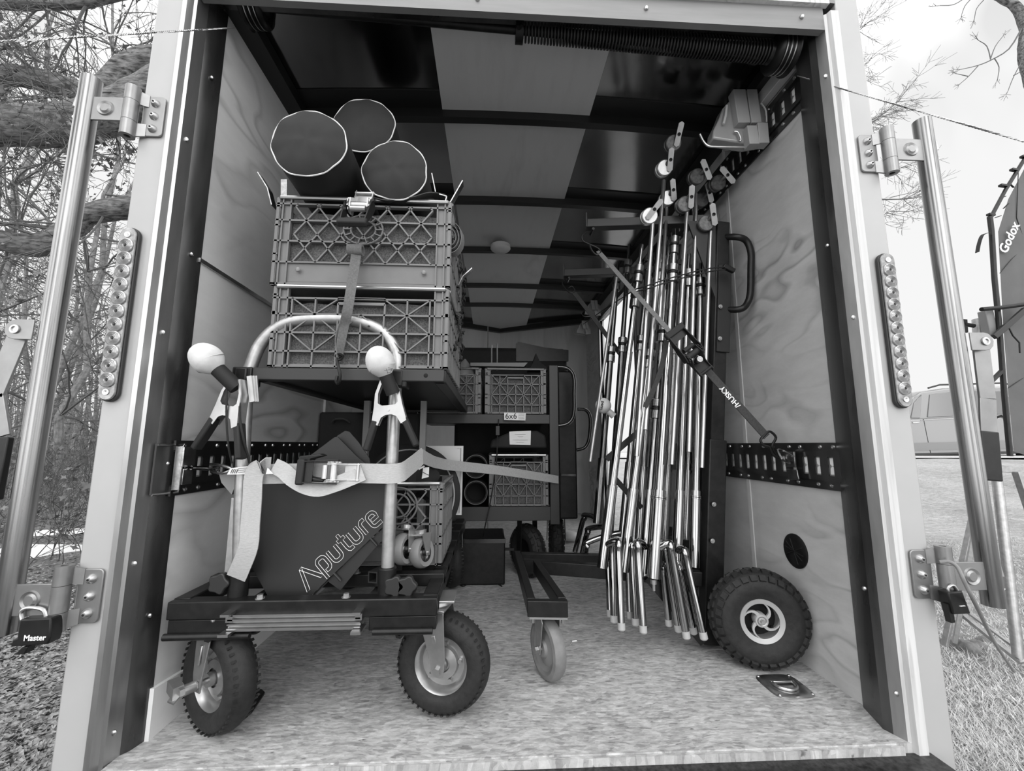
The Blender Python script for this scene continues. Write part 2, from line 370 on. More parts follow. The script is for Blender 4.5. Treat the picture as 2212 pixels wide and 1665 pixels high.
# ---- rear frame: white painted posts, raw bead, galvanised and dark liner faces ----
M['jambface'] = mat('jamb_sheet', .42, .34, .9, var=.12, scale=5, stretch=(2, 2, .4))
def ratio_pts(rs, ys): return [(r_*(y+1.055), y) for r_, y in zip(rs, ys)]
ZT = 2.32
def post(side):
    if side < 0:
        A = [(-.938, 0), (-.867, 0)]; B = [(-.867, 0), (-.864, -.008), (-.852, -.008), (-.846, .008), (-.838, .01)]
        Cc = [(-.838, .01), (-.832, .045)]; D = [(-.832, .045), (-.822, .06), (-.8125, .099)]; X0 = -.99
    else:
        A = [(1.112, 0), (1.041, 0)]; B = [(1.041, 0), (1.036, -.012), (1.012, -.012), (1.008, 0), (1.002, .004)]
        Cc = [(1.002, .004), (.992, .03)]; D = [(.992, .03), (.985, .05), (1.012, .135)]; X0 = 1.15
    def ext(pl, name, m, z0=-.06, z1=2.0, back=None, par=None):
        n = len(pl); mb = MB(); t = .006*(-1 if side > 0 else 1)
        poly = [(x, y, z0) for x, y in pl]+[(x+(-.004 if side < 0 else .004), y+.006, z0) for x, y in reversed(pl)]
        mb.prism(poly, (0, 0, z1-z0)); return mb.build(name, m, par)
    mb = MB(); xa, xb = A[0][0], A[1][0]; mb.box(((xa+xb)/2, .03, (ZT-.30)/2-.06), (abs(xa-xb), .06, ZT+.30-.12+.3))
    r = struct(mb.build('trim_4', 'white', bevel=.004))
    ext(B, 'bead', 'bead' if side > 0 else 'jambface', par=r)
    ext(Cc, 'jamb_face', 'jambface', par=r); ext(D, 'jamb_liner', 'darksteel', par=r)
    scr = MB()
    for z in ((.06, .98, 1.52, .42) if side < 0 else (.1, 1.05, 1.8)):
        x, y = (Cc[0][0]+Cc[1][0])/2, (Cc[0][1]+Cc[1][1])/2-.002
        scr.cut(); scr.sphere((x, y-.001, z), .0065, 10, (1, .6, 1))
        x, y = D[1]; scr.cut(); scr.sphere((x+(.006 if side < 0 else -.004), y+.006, z+.23), .0055, 10)
    scr.build('screw', 'galv', r)
    return r
post(-1); post(1)
# header across the top: white board, raw bead, aluminium angle
hd = MB().box((.087, .03, 2.16), (1.908, .06, .22)).build('trim_5', 'white', bevel=.003); struct(hd)
MB().box((.085, -.003, 2.035), (1.855, .016, .022)).build('bead', 'bead', hd)
MB().box((.085, .012, 1.985), (1.83, .02, .078)).build('header_angle', mat('painted_header', .20, .45, .2, var=.03, scale=8, stretch=(.3, 1, 3)), hd)
sc_ = MB()
for x in (-.6, -.05, .45, .93): sc_.cut(); sc_.sphere((x, .0, 1.985), .007, 10)
sc_.build('screw', 'galv', hd)
MB().box((.085, .05, 2.02), (1.83, .06, .05)).build('header_back', 'darksteel', hd)
# sill and ramp edge in front of the board
si = MB().box((.10, -.06, -.045), (1.9, .12, .05)).build('trim_6', mat('dark_sill_plate', .035, .35, .5, var=.03, scale=90), bevel=.003); struct(si)
MB().box((.10, -.004, -.02), (1.76, .012, .035)).build('sill_lip', 'osb', si)
MB().box((.10, -.2, -.075), (2.0, .16, .05)).build('bumper', M['black'], si)
# side door frame and door leaf seen through the opening
dfm = MB()
dfm.box((WR+.012, DY0-.02, DZ1/2), (.05, .04, DZ1)); dfm.box((WR+.012, DY1+.02, DZ1/2), (.05, .04, DZ1)); dfm.box((WR+.012, (DY0+DY1)/2, DZ1+.02), (.05, DY1-DY0+.08, .04))
struct(dfm.build('door_1', 'galvpost', bevel=.003))
# =============== front left cart ===============
def crate(label, o, W, D, H, face='diamond', group=None, name='milk_crate', liner=True, rot=0, sides=True):
    """o: front lower left corner; front faces -Y; W along X, D along Y"""
    o = V(o); t = thing(name, label, 'crate', o, group)
    if rot: t.rotation_euler = (0, 0, rot)
    L = lambda a, b, c: o+V((a, b, c))
    b = MB(); th = .006; wb = .006
    cw = W*.11                         # solid corner columns
    def face_mesh(mb, A, ux, uz, nrm, w, pat):
        """one openwork face: origin A, in-plane axes ux, uz, outward nrm"""
        ux, uz, nrm = V(ux), V(uz), V(nrm)
        def bar(x0, z0, x1, z1, wd=.005, dp=.012): mb.bar(A+ux*x0+uz*z0-nrm*dp/2, A+ux*x1+uz*z1-nrm*dp/2, wd, dp, nrm)
        def slab(x0, z0, x1, z1, dp=.004): mb.prism([A+ux*x0+uz*z0-nrm*.006, A+ux*x1+uz*z0-nrm*.006, A+ux*x1+uz*z1-nrm*.006, A+ux*x0+uz*z1-nrm*.006], -nrm*dp)
        slab(0, 0, cw*.75, H); slab(w-cw*.75, 0, w, H)
        for x in (0.004, cw*.35, cw*.75, w-cw*.75, w-cw*.35, w-.004): bar(x, 0, x, H, .004)
        zs = {'diamond': (.004, H*.26, H*.50, H*.74, H*.93), 'star': (.004, H*.2, H*.43, H*.66, H*.86), 'plain': (.004, H*.35, H*.68, H*.9)}[pat]
        for z in zs: bar(0, z, w, z, .005, .014)
        x0, x1 = cw*1.0, w-cw*1.0
        if pat == 'diamond':
            slab(cw*.75, .012, w-cw*.75, H*.25, .003)
            z0, z1 = zs[1], zs[4]; hh = z1-z0; n = 6; dx = (x1-x0)/n
            k = -3
            for i in range(-2, n+1):
                for sgn in (1, -1):
                    # diagonals clipped to the panel
                    pts = []
                    xa = x0+i*dx if sgn > 0 else x1-i*dx
                    L_ = dx*2.1
                    xb = xa+sgn*L_
                    t0, t1 = 0., 1.
                    for (lo, hi) in ((x0, x1),):
                        d = xb-xa
                        ta, tb = (lo-xa)/d, (hi-xa)/d
                        if ta > tb: ta, tb = tb, ta
                        t0, t1 = max(t0, ta), min(t1, tb)
                    if t1 > t0+.02: bar(xa+(xb-xa)*t0, z0+hh*t0, xa+(xb-xa)*t1, z0+hh*t1, .0042, .010)
        elif pat == 'star':
            n = 6; dx = (x1-x0)/n
            for i in range(n+1): bar(x0+i*dx, 0, x0+i*dx, zs[4] if not (2 <= i <= 4) else zs[3], .0042, .010)
            for r_ in range(1, 4):
                for i in range(0, n):
                    if r_ == 3 and i in (2, 3): continue
                    za, zb = zs[r_], zs[r_+1]
                    if (i+r_) % 2: za, zb = zb, za
                    bar(x0+i*dx, za, x0+(i+1)*dx, zb, .0035, .008)
            # handle slot
            m = (x0+x1)/2; hw = dx*1.02; z = H*.80
            bar(m-hw, z, m+hw, z, .008, .016); bar(m-hw, zs[3], m-hw, z, .005, .014); bar(m+hw, zs[3], m+hw, z, .005, .014)
            bar(m-hw, zs[4]+.002, m+hw, zs[4]+.002, .005, .014)
        else:
            n = max(4, int((x1-x0)/.05)); dx = (x1-x0)/n
            for i in range(n+1): bar(x0+i*dx, 0, x0+i*dx, H*.9, .0045, .010)
            for i in range(n):
                for r_ in range(3): 
                    if (i+r_) % 2 == 0: bar(x0+i*dx, zs[r_], x0+(i+1)*dx, zs[r_+1], .0035, .008)
    face_mesh(b, o, (1, 0, 0), (0, 0, 1), (0, -1, 0), W, face)
    if sides:
        face_mesh(b, o+V((W, 0, 0)), (0, 1, 0), (0, 0, 1), (1, 0, 0), D, 'plain')
        face_mesh(b, o, (0, 1, 0), (0, 0, 1), (-1, 0, 0), D, 'plain')
        face_mesh(b, o+V((0, D, 0)), (1, 0, 0), (0, 0, 1), (0, 1, 0), W, 'plain')
    # tapered foot grid and floor
    b.box(L(W/2, D/2, .006), (W-.01, D-.01, .01))
    b.build('crate_body', 'crate', t, smooth=False)
    if face == 'diamond' and name == 'milk_crate' and liner:
        h = MB(); c = L(W*.5, -.004, H*.64)
        def ring(r1, r2):
            pts = []
            for k in range(28):
                a = 2*math.pi*k/28; pts.append(c+V((math.cos(a)*r1*1.25, 0, math.sin(a)*r1)))
            return pts
        for rr in (.028, .044): h.tube(ring(rr, 0), .0028, 6, closed=True)
        for k in range(14):
            a = 2*math.pi*k/14; h.bar(c+V((math.cos(a)*.035, 0, math.sin(a)*.028)), c+V((math.cos(a)*.055, 0, math.sin(a)*.044)), .003, .008, (0, 1, 0))
        h.build('handle_ring', 'crate', t)
        s_ = MB()
        for x in (.15, .85): s_.cut(); s_.sphere(L(W*x, -.003, H*.17), .007, 10, (1, .5, 1))
        s_.build('stud', 'greyplastic', t)
    rim = MB(); z = H
    c4 = [L(.002, .0, z), L(W-.002, 0, z), L(W-.002, D, z), L(.002, D, z)]
    rim.tube([c4[0]+V((.01, 0, 0)), c4[1]-V((.01, 0, 0)), c4[1]+V((0, .01, 0)), c4[2]-V((0, .01, 0)), c4[2]-V((.01, 0, 0)), c4[3]+V((.01, 0, 0)), c4[3]-V((0, .01, 0)), c4[0]+V((0, .01, 0))], .006, 8, closed=True)
    rim.build('rim', 'crate_rim', t)
    if liner:
        l = MB(); hh = H*.84 if face != 'diamond' else H*.88
        l.prism([L(.02, .018, .012), L(W-.02, .018, .012), L(W-.02, .018, hh-.01), L(W*.7, .018, hh), L(W*.4, .018, hh-.012), L(W*.2, .018, hh-.003), L(.02, .018, hh-.015)], (0, .012, 0))
        l.box(L(W/2, D/2, H*.4), (W-.05, D-.06, H*.75))
        l.build('lining', 'carpet', t)
    return t
CW, CD, CH = .475, .33, .272
cx0 = P(588, 700, .09).x
zs0 = .905
cA = crate('grey plastic crate with tall slots and triangle bracing, lower of the front stack', (cx0-.005, .09, zs0), CW+.01, .46, .228, 'star')
cB = crate('grey plastic crate with diamond lattice front, upper of the front stack', (P(598, 430, .095).x, .095, zs0+.235), CW+.025, .46, .262, 'diamond')
# ---- the cart itself ----
ct = thing('equipment_cart', 'black steel cart with arched tube handle carrying crates and a lettered board', 'cart', (-.46, .1, 0))
YF = .06
fr = MB()
xl, xr = -.775, -.128
fr.box(((xl+xr)/2, YF+.02, .300), (xr-xl, .04, .042))          # front beam
fr.box(((xl+xr)/2, YF+.17, .318), (xr-xl, .035, .035))
fr.box(((xl+xr)/2, YF+1.25, .300), (xr-xl, .04, .042))
for x in (xl+.02, xr-.02): fr.box((x, YF+.63, .302), (.04, 1.22, .042))
for x in (xl+.085, xr-.085):                                      # caster channels under the corners
    fr.box((x, YF+.055, .262), (.165, .10, .034))
    fr.box((x, YF+1.16, .262), (.165, .12, .034))
fr.build('base_frame', 'black', ct, bevel=.003)
rodm = MB(); rodm.cyl((xl-.0, YF+.0, .242), (xl+.20, YF+.0, .242), .008); rodm.cut(); rodm.cyl((xr-.155, YF, .245), (xr-.01, YF, .245), .008)
for x in (xl+.105, xr-.09):
    rodm.cut(); rodm.lathe([(.004, -.012), (.011, -.012), (.011, 0), (.004, 0)], (x, YF-.004, .240), (0, -1, 0), 6)
rodm.build('hinge_rod', 'black', ct)
sk = MB()
for x in (-.55, -.248):      # open pipe ends
    sk.cut(); sk.lathe([(.021, 0), (.026, 0), (.026, .25), (.021, .25), (.021, 0)], (x-.028 if x < -.4 else x-.0, YF+.02, .262), (0, 1, 0), 24)
sk.build('socket_pipe', 'black', ct)
# deck slats
dk = MB()
for y in (.34, .52, .7, .88, 1.06): dk.cut(); dk.box(((xl+xr)/2, y, .318), (xr-xl, .05, .02))
dk.build('deck_slat', 'black', ct)
for px, py in ((562, 1285), (748, 1282), (769, 1262)):
    q = P(px, py+3, YF+.012 if py > 1270 else YF+.16); q.z = .322 if py > 1270 else .337
    bo = MB(); bo.lathe([(0, .002), (.011, .002), (.011, 0), (0, 0)], q, (0, 0, 1), 20); bo.lathe([(.0, .010), (.007, .010), (.0075, .002), (0, .002)], q, (0, 0, 1), 6); bo.build('bolt', 'zinc', ct)
# handle hoop
YH = YF+.045
hp = [P(516, 1258, YH), P(522, 1050, YH), P(534, 830, YH), P(543, 790, YH), P(562, 745, YH), P(592, 713, YH), P(630, 695, YH), P(690, 689, YH), P(755, 691, YH), P(805, 704, YH), P(838, 727, YH), P(857, 765, YH), P(858, 800, YH), P(851, 900, YH), P(836, 1258, YH)]
for q in hp: q.y = YH
xL_, xR_ = (hp[0].x+hp[2].x)/2, (hp[-1].x+hp[-2].x)/2
hp = smoothpts(hp, 5)
MB().tube(hp, .0165, 20).build('handle_hoop', 'alu_dull', ct)
rv = MB(); 
for px, py in ((800, 708), (826, 722)): rv.cut(); rv.sphere(P(px, py, YH)+V((0, -.017, 0)), .003, 8)
rv.build('rivet', 'leddark', ct)
# black clamp sleeves where the shelf grips the hoop, and sockets at the foot
sl = MB()
for px, py in ((533, 815), (862, 820)):
    q = P(px, py, YH); sl.cut(); sl.box((q.x, q.y, q.z), (.052, .05, .05)); sl.box((q.x+.0, q.y-.02, q.z), (.03, .02, .045))
for q in (hp[0], hp[-1]): sl.cut(); sl.cyl((q.x, q.y, .315), (q.x, q.y, .385), .023)
sl.build('hoop_clamp', 'black', ct, bevel=.004)
for px, py in ((470, 1262), (850, 1268), (878, 1268)):
    k = MB(); q = P(px, py, YF+.02)
    pts = []
    for i in range(24):
        a = 2*math.pi*i/24; r_ = .024*(1+.13*math.cos(5*a)); pts.append(q+V((math.cos(a)*r_, 0, math.sin(a)*r_)))
    k.prism(pts, (0, .018, 0)); k.build('lobed_knob', 'wood_bar', ct, bevel=.003)
# upper shelf
z1 = .903; xs0, xs1 = P(545, 810, .08).x, P(960, 815, .08).x
sh = MB(); sh.box(((xs0+xs1)/2, .095, z1-.018), (xs1-xs0, .035, .034)); sh.box(((xs0+xs1)/2, 1.2, z1-.018), (xs1-xs0, .035, .034))
for x in (xs0+.015, xs1-.015): sh.box((x, .64, z1-.018), (.035, 1.1, .034))
sh.box(((xs0+xs1)/2, .64, z1-.022), (xs1-xs0-.05, 1.08, .006))
sh.build('upper_shelf', 'wood_bar', ct, bevel=.003)
for px, y in ((545, 1.19), (793, .6), (915, .6), (820, 1.19)):
    q = P(px, 900, y)
    MB().box((q.x, y, (z1-.036+.33)/2), (.022, .022, z1-.036-.33)).build('shelf_post', 'greyplastic', ct)
MB().sphere((xs1-.05, .077, z1-.018), .006, 10, (1, .3, 1)).build('shelf_hole', 'hole', ct)
# slotted aluminium rail hung under the front beam
al = MB(); 
q0, q1 = P(490, 1345, YF-.01), P(778, 1336, YF-.01); zr = (q0.z+q1.z)/2; 
def extr(q0, q1, w, h):
    mb = MB(); d = (q1-q0).normalized(); up = V((0, 0, 1)); n = V((0, -1, 0))
    prof = []
    for k in range(4):
        z = h/2-k*h/3.3
        prof += [(0, z), (0, z-h*.10), (-.006, z-h*.12), (-.006, z-h*.26)]
    pts = [(a, b) for a, b in prof]+[(-w, -h/2), (-w, h/2)]
    return mb.prism([q0+n*(a)+up*b for a, b in pts], q1-q0)
extr(q0, V((q1.x, q0.y, q0.z)), .035, .034).build('slotted_rail', 'alu', ct, smooth=False)
br = MB()
for x in (q0.x+.004, q1.x-.004):
    br.cut(); br.box((x, q0.y+.005, q0.z+.022), (.02, .05, .006)); br.box((x, q0.y+.005, q0.z-.022), (.024, .05, .006)); br.box((x+.0, q0.y+.2, q0.z+.01), (.016, .4, .02))
br.build('rail_bracket', 'alu', ct)

# ---- pneumatic caster ----
def tyre_profile(Rr, rw, rim):
    pts = []
    for k in range(15):
        a = R(-110+220*k/14); pts.append((Rr-rw+math.cos(a)*rw, math.sin(a)*rw*1.0))
    return [(rim, -rw*.72)]+[(max(rim, r_), h) for r_, h in pts]+[(rim, rw*.72)]
def tyre(mb, c, ax, Rr, rw, rim, knob=0, n=48):
    prof = tyre_profile(Rr, rw, rim)
    mb.lathe(prof, c, ax, n)
    ax = V(ax).normalized(); a = ax.orthogonal().normalized(); b = ax.cross(a)
    if knob:
        for i in range(knob):
            t = 2*math.pi*i/knob
            for j, h in enumerate((-.8, -.27, .27, .8)):
                tt = t+(math.pi/knob if j % 2 else 0); e = a*math.cos(tt)+b*math.sin(tt); tan = ax.cross(e)
                rr = Rr-rw+math.sqrt(max(0, 1-min(.95, h*h)))*rw*1.02
                p = V(c)+e*(rr)+ax*h*rw
                nrm = (e*math.sqrt(max(0, 1-h*h*.9))+ax*h*.9).normalized()
                mb.bar(p-nrm*.006, p+nrm*.0055, rw*.42, Rr*2*math.pi/knob*.62, tan)
def caster(label, contact, ax, Rr=.127, rw=.036, name='swivel_caster', brake=False, parent=None, ztop=.245, swivel=None):
    ax = V(ax).normalized(); c = V(contact)+V((0, 0, Rr))
    t = bpy.data.objects.new(name, None); COL.objects.link(t)
    if parent: t.parent = parent; t.location = c-parent.location
    else: t.location = c
    par = MB(); tyre(par, c, ax, Rr, rw, Rr*.56, n=64)
    e1 = ax.orthogonal().normalized(); e2 = ax.cross(e1)
    for i in range(44):      # ribbed shoulders
        tt = 2*math.pi*i/44
        for h in (-.62, .62):
            e = e1*math.cos(tt)+e2*math.sin(tt); rr = Rr-rw+math.sqrt(1-h*h)*rw; p = c+e*rr+ax*h*rw
            par.bar(p-e*.003, p+(e+ax*h).normalized()*.0007, rw*.5, .006, ax.cross(e))
    T = par.build('tyre', 'rubber', t)
    w_ = MB(); rm = Rr*.57
    w_.lathe([(rm*.30, .016), (rm*.55, .012), (rm*.60, .002), (rm*.80, .002), (rm*.86, .014), (rm*.97, .024), (rm*1.04, .028), (rm*1.04, -.028), (rm*.97, -.024), (rm*.86, -.014), (rm*.8, -.002), (rm*.6, -.002), (rm*.55, -.012), (rm*.3, -.016)], c, ax, 48)
    w_.lathe([(0, .030), (.016, .030), (.017, .012), (.03, .010), (.03, -.010), (.017, -.012), (.016, -.030), (0, -.030)], c, ax, 24)
    for i in range(5):
        a = 2*math.pi*i/5; e = e1*math.cos(a)+e2*math.sin(a)
        w_.cyl(c+e*rm*.66+ax*.003, c+e*rm*.66+ax*.012, .006, 6); w_.cyl(c+e*rm*.66-ax*.003, c+e*rm*.66-ax*.012, .006, 6)
    w_.build('wheel_rim', 'zinc', t)
    # fork: two tapered legs and a crown plate
    fk = MB(); hw = rw+.012; up = V((0, 0, 1)); fwd = ax.cross(up).normalized()
    off = swivel if swivel is not None else V((0, 0, 0))
    crown = V((c.x+off.x, c.y+off.y, ztop-.012))
    ctop = c.z+Rr+.008
    for s_ in (-1, 1):
        base = c+ax*s_*hw*1.0
        top = V((crown.x, crown.y, 0))+ax*s_*hw*.85; 
        poly = [base-fwd*.016-up*.014, base+fwd*.016-up*.014, base+fwd*.018+up*.01]
        T1 = V((top.x, top.y, ctop))
        poly = [base-fwd*.015-up*.016, base+fwd*.015-up*.016, base+fwd*.020+up*.02, T1+fwd*.034, T1+fwd*.034+up*.012, T1-fwd*.034+up*.012, T1-fwd*.034, base-fwd*.020+up*.02]
        fk.prism(poly, ax*s_*.004)
        # pressed rib
        fk.bar(base+fwd*.0+up*.045+ax*s_*.005, (base*.35+T1*.65)+ax*s_*.005, .010, .004, ax)
    cc = V((crown.x, crown.y, ctop+.010))
    fk.prism([cc-fwd*.036-ax*hw, cc+fwd*.036-ax*hw, cc+fwd*.036+ax*hw, cc-fwd*.036+ax*hw], (0, 0, .006))
    fk.lathe([(0, 0), (.034, 0), (.040, .006), (.038, .016), (.03, .02), (0, .02)], V((crown.x, crown.y, ctop+.014)), (0, 0, 1), 28)
    fk.build('fork', 'zinc', t, bevel=.0015)
    pl = MB(); pz = max(ctop+.034, ztop-.006); pl.box((crown.x, crown.y, pz), (.10, .085, .006)); pl.build('mounting_plate', 'zinc', t, bevel=.001)
    axm = MB(); axm.cyl(c-ax*(hw+.012), c+ax*(hw+.012), .007, 12)
    for s_ in (-1, 1): axm.lathe([(0, .010), (.010, .010), (.011, 0), (0, 0)], c+ax*s_*(hw+.004), ax*s_, 6)
    axm.build('axle_bolt', 'zinc', t)
    if brake:
        s_ = brake; bk = MB(); q = c+ax*s_*(hw+.02)
        bk.cyl(q-ax*s_*.012, q+ax*s_*.012, .012, 14); bk.lathe([(0, .01), (.013, .01), (.013, 0), (0, 0)], q+ax*s_*.012, ax*s_, 6)
        bk.prism([q+ax*s_*.01+V((0, 0, .014)), q+ax*s_*.01+fwd*.03+V((0, 0, .024)), q+ax*s_*.01+fwd*.03+V((0, 0, -.0)), q+ax*s_*.01+V((0, 0, -.012))], ax*s_*.022)
        bk.prism([q+ax*s_*.012-fwd*.008, q+ax*s_*.034-fwd*.012+V((0, 0, -.016)), q+ax*s_*.032+fwd*.02+V((0, 0, -.02)), q+ax*s_*.01+fwd*.022], (0, 0, .004))
        bk.build('brake_lever', 'zinc', t)
    return t
ctL = caster('', PZ(446, 1597, 0)+V((0, .03, 0)), (-.52, -.855, 0), parent=ct, brake=1, ztop=.240)
ctR = caster('', PZ(953, 1556, 0)+V((0, .03, 0)), (-.22, -.97, 0), parent=ct, ztop=.240, swivel=V((-.02, -.02, 0)))
caster('', V((xr-.06, 1.16, 0)), (-.9, -.3, 0), parent=ct, ztop=.240)
caster('', V((xl+.10, 1.16, 0)), (-.9, .2, 0), parent=ct, ztop=.240)
# ---- black foot plate lying by the left wheel ----
fp = thing('floor_bracket', 'black triangular steel plate lying on the floor behind the left tyre', 'bracket', PZ(535, 1540, .003))
pp = [PZ(505, 1555, .004), PZ(519, 1562, .004), PZ(545, 1540, .004), PZ(572, 1500, .004), PZ(565, 1494, .004), PZ(524, 1494, .004), PZ(510, 1515, .004)]
MB().prism(pp, (0, 0, .008)).build('plate', 'black', fp, bevel=.002)
sc_ = MB()
for px, py in ((558, 1500), (522, 1544)): sc_.cut(); sc_.sphere(PZ(px, py, .013), .005, 8, (1, 1, .5))
sc_.build('screw', 'galv', fp)
# =============== things on and around the left cart ===============
def roll_bag(label, c, r, length, ax, sag=0, seed=1, name='rolled_bag'):
    c = V(c); ax = V(ax).normalized(); t = thing(name, label, 'bag', c, 'rolled black bags with white piping')
    e1 = V((1, 0, 0)); e1 = (e1-ax*e1.dot(ax)).normalized(); e2 = ax.cross(e1)*-1
    rnd = random.Random(seed); ph = [rnd.uniform(0, 6.28) for _ in range(5)]
    def rr(a, h=0): return r*(1+.018*math.sin(3*a+ph[0])+.012*math.sin(7*a+ph[1]+h*9)+.006*math.sin(13*a+ph[2]+h*20))
    b = MB(); n = 64; rings = []
    hs = [0, .01, .03]+[.03+(length-.03)*k/10 for k in range(1, 11)]
    vs = []; fs = []
    for h in hs:
        for k in range(n):
            a = 2*math.pi*k/n; q = rr(a, h)*(1 if h else .985)
            vs.append(c+ax*h+(e1*math.cos(a)+e2*math.sin(a))*q)
    m = len(hs)
    for i in range(m-1):
        for k in range(n): k2 = (k+1) % n; fs.append((i*n+k, i*n+k2, (i+1)*n+k2, (i+1)*n+k))
    fs.append(tuple((m-1)*n+k for k in range(n)))
    b.add(vs, fs); b.build('bag_body', 'bag', t)
    e = MB(); vs = [c-ax*.018]; fs = []
    rads = (.25, .5, .75, .93, .99)
    for q in rads:
        for k in range(n):
            a = 2*math.pi*k/n; w_ = .0035*math.sin(3*a+ph[3])*math.sin(6*q)*q*(1-q)*4+.0025*math.sin(9*a+ph[4])*q**4
            vs.append(c-ax*(.018*(1-q**3)+w_*.8)+(e1*math.cos(a)+e2*math.sin(a))*rr(a)*q)
    for k in range(n): fs.append((0, 1+k, 1+(k+1) % n))
    for i in range(len(rads)-1):
        for k in range(n): k2 = (k+1) % n; fs.append((1+i*n+k, 1+(i+1)*n+k, 1+(i+1)*n+k2, 1+i*n+k2))
    e.add(vs, fs); e.build('bag_end', 'bag', t)
    MB().tube([c+ax*.001+(e1*math.cos(2*math.pi*k/n)+e2*math.sin(2*math.pi*k/n))*rr(2*math.pi*k/n)*1.0 for k in range(n)], .0021, 6, closed=True).build('piping', 'piping', t)
    return t
c_ = P(667, 309, .01); roll_bag('largest rolled black bag with white piped end, leftmost on the crates', c_, .099, .62, (-.02, 1, -.03), seed=3)
c_ = P(853, 368, .075); roll_bag('rolled black bag with white piped end, rightmost and lowest on the crates', c_, .092, .6, (.0, 1, -.0), seed=5)
c_ = P(786, 270, .20); roll_bag('rolled black bag lying behind and between the two front rolls', c_, .098, .5, (.0, 1, -.05), seed=8)

def ratchet(name, label, o, xd, nd, s=1.0, parent=None, open_=25, mh='black', body='zinc', cat='ratchet buckle', split=True):
    """ratchet buckle; xd along the strap, nd out of it. handle hinges up by open_ degrees"""
    x = V(xd).normalized(); n = V(nd); n = (n-x*n.dot(x)).normalized(); y = n.cross(x); o = V(o)
    if parent is None: t = thing(name, label, cat, o)
    else:
        t = bpy.data.objects.new(name, None); COL.objects.link(t); t.parent = parent; t.location = o-parent.location
    W = .036*s; q = lambda a, b, c: o+x*a*s+y*b*s+n*c*s
    fr = MB()
    for sg in (-1, 1):
        pl = [q(-.062, sg*.020, .0), q(.020, sg*.020, 0), q(.028, sg*.020, .012), q(.020, sg*.020, .030), q(-.006, sg*.020, .034), q(-.03, sg*.020, .012), q(-.062, sg*.020, .010)]
        fr.prism(pl, y*sg*.0025*s)
    fr.prism([q(-.062, -.02, 0), q(-.02, -.02, 0), q(-.02, .02, 0), q(-.062, .02, 0)], n*.003*s)
    fr.cyl(q(-.056, -.024, .006), q(-.056, .024, .006), .004*s)
    fr.build('buckle_frame', body, t)
    sp = MB(); sp.cyl(q(.005, -.028, .018), q(.005, .028, .018), .010*s, 14)
    for sg in (-1, 1):
        pts = []
        for k in range(24):
            a = 2*math.pi*k/24; r_ = (.019 if k % 2 else .0155)*s; pts.append(q(.005, sg*.0245, .018)+x*math.cos(a)*r_+n*math.sin(a)*r_)
        sp.prism(pts, y*sg*.003*s)
    sp.build('ratchet_spool', body, t)
    a = R(open_); hx = x*math.cos(a)+n*math.sin(a); hn = -x*math.sin(a)+n*math.cos(a); h0 = q(.005, 0, .018)
    k = lambda a_, b, c: h0+hx*a_*s+y*b*s+hn*c*s
    hd = MB()
    for sg in (-1, 1):
        hd.prism([k(-.010, sg*.030, -.012), k(.02, sg*.030, -.012), k(.085, sg*.026, -.004), k(.085, sg*.026, .008), k(.01, sg*.030, .016), k(-.012, sg*.030, .010)], y*sg*.003*s)
    hd.prism([k(.055, -.027, -.004), k(.085, -.027, -.004), k(.085, .027, -.004), k(.055, .027, -.004)], hn*.003*s)
    hd.build('ratchet_handle', mh, t)
    MB().bar(k(.085, -.034, .002), k(.085, .034, .002), .016*s, .020*s, hx).build('grip', 'blackmatte', t, bevel=.004*s)
    MB().cyl(k(.022, -.018, .004), k(.022, .018, .004), .007*s, 10).build('release_bar', body, t)
    return t
# strap over the crates with its ratchet on the front
st = thing('ratchet_strap', 'grey ratchet strap buckled over the front crates and hooked to the cart shelf', 'strap', P(770, 520, .06))
ratchet('ratchet_buckle', '', P(783, 455, .062), (0, -.35, -1), (0, -1, .25), 1.12, parent=st, open_=14)
rb = P(768, 522, .058); 
rp = [(0, 0)]; 
MB().lathe([(.010, -.02), (.016, -.02), (.016, .02), (.010, .02), (.010, -.02)], P(768, 540, .055), (1, 0, 0), 20).build('strap_roll', 'strap_g', st)
pts = [P(771, 530, .052), P(768, 560, .052), P(762, 600, .052), P(755, 645, .054), P(749, 680, .062), P(743, 705, .075), P(736, 745, .068), P(733, 775, .064)]
pts = smoothpts(pts, 4); wds = []
for i in range(len(pts)): tt = i/(len(pts)-1); a = R(10+70*max(0, tt-.45)/.55); wds.append((math.cos(a), math.sin(a), 0))
MB().ribbon(pts, wds, .026, .0022).build('webbing', 'strap_g', st)
pts = smoothpts([P(740, 690, .068), P(728, 730, .066), P(732, 770, .066)], 4)
MB().ribbon(pts, (.3, 1, 0), .016, .002).build('webbing', 'strap_g', st)
hk = smoothpts([P(737, 768, .062), P(728, 775, .06), P(731, 792, .052), P(735, 812, .05), P(731, 828, .056), P(726, 824, .07), P(728, 812, .075)], 4)
MB().tube(hk, .004, 8).build('hook', 'black', st)
MB().tube(smoothpts([P(725, 768, .06), P(733, 764, .055), P(741, 770, .06), P(733, 778, .062), P(725, 768, .06)], 3), .003, 6).build('hook_eye', 'black', st)
# strap going on over the rolls to the right corner
pts = smoothpts([P(800, 428, .10), P(840, 436, .09), P(890, 430, .09), (P(925, 421, .10)), P(955, 425, .14)], 4)
MB().ribbon(pts, (0, 1, .2), .03, .0025).build('webbing', 'strap_d', st)
MB().ribbon([P(783, 432, .09), P(783, 425, .13), P(786, 420, .2)], (1, 0, 0), .03, .003).build('webbing', 'strap_g', st)

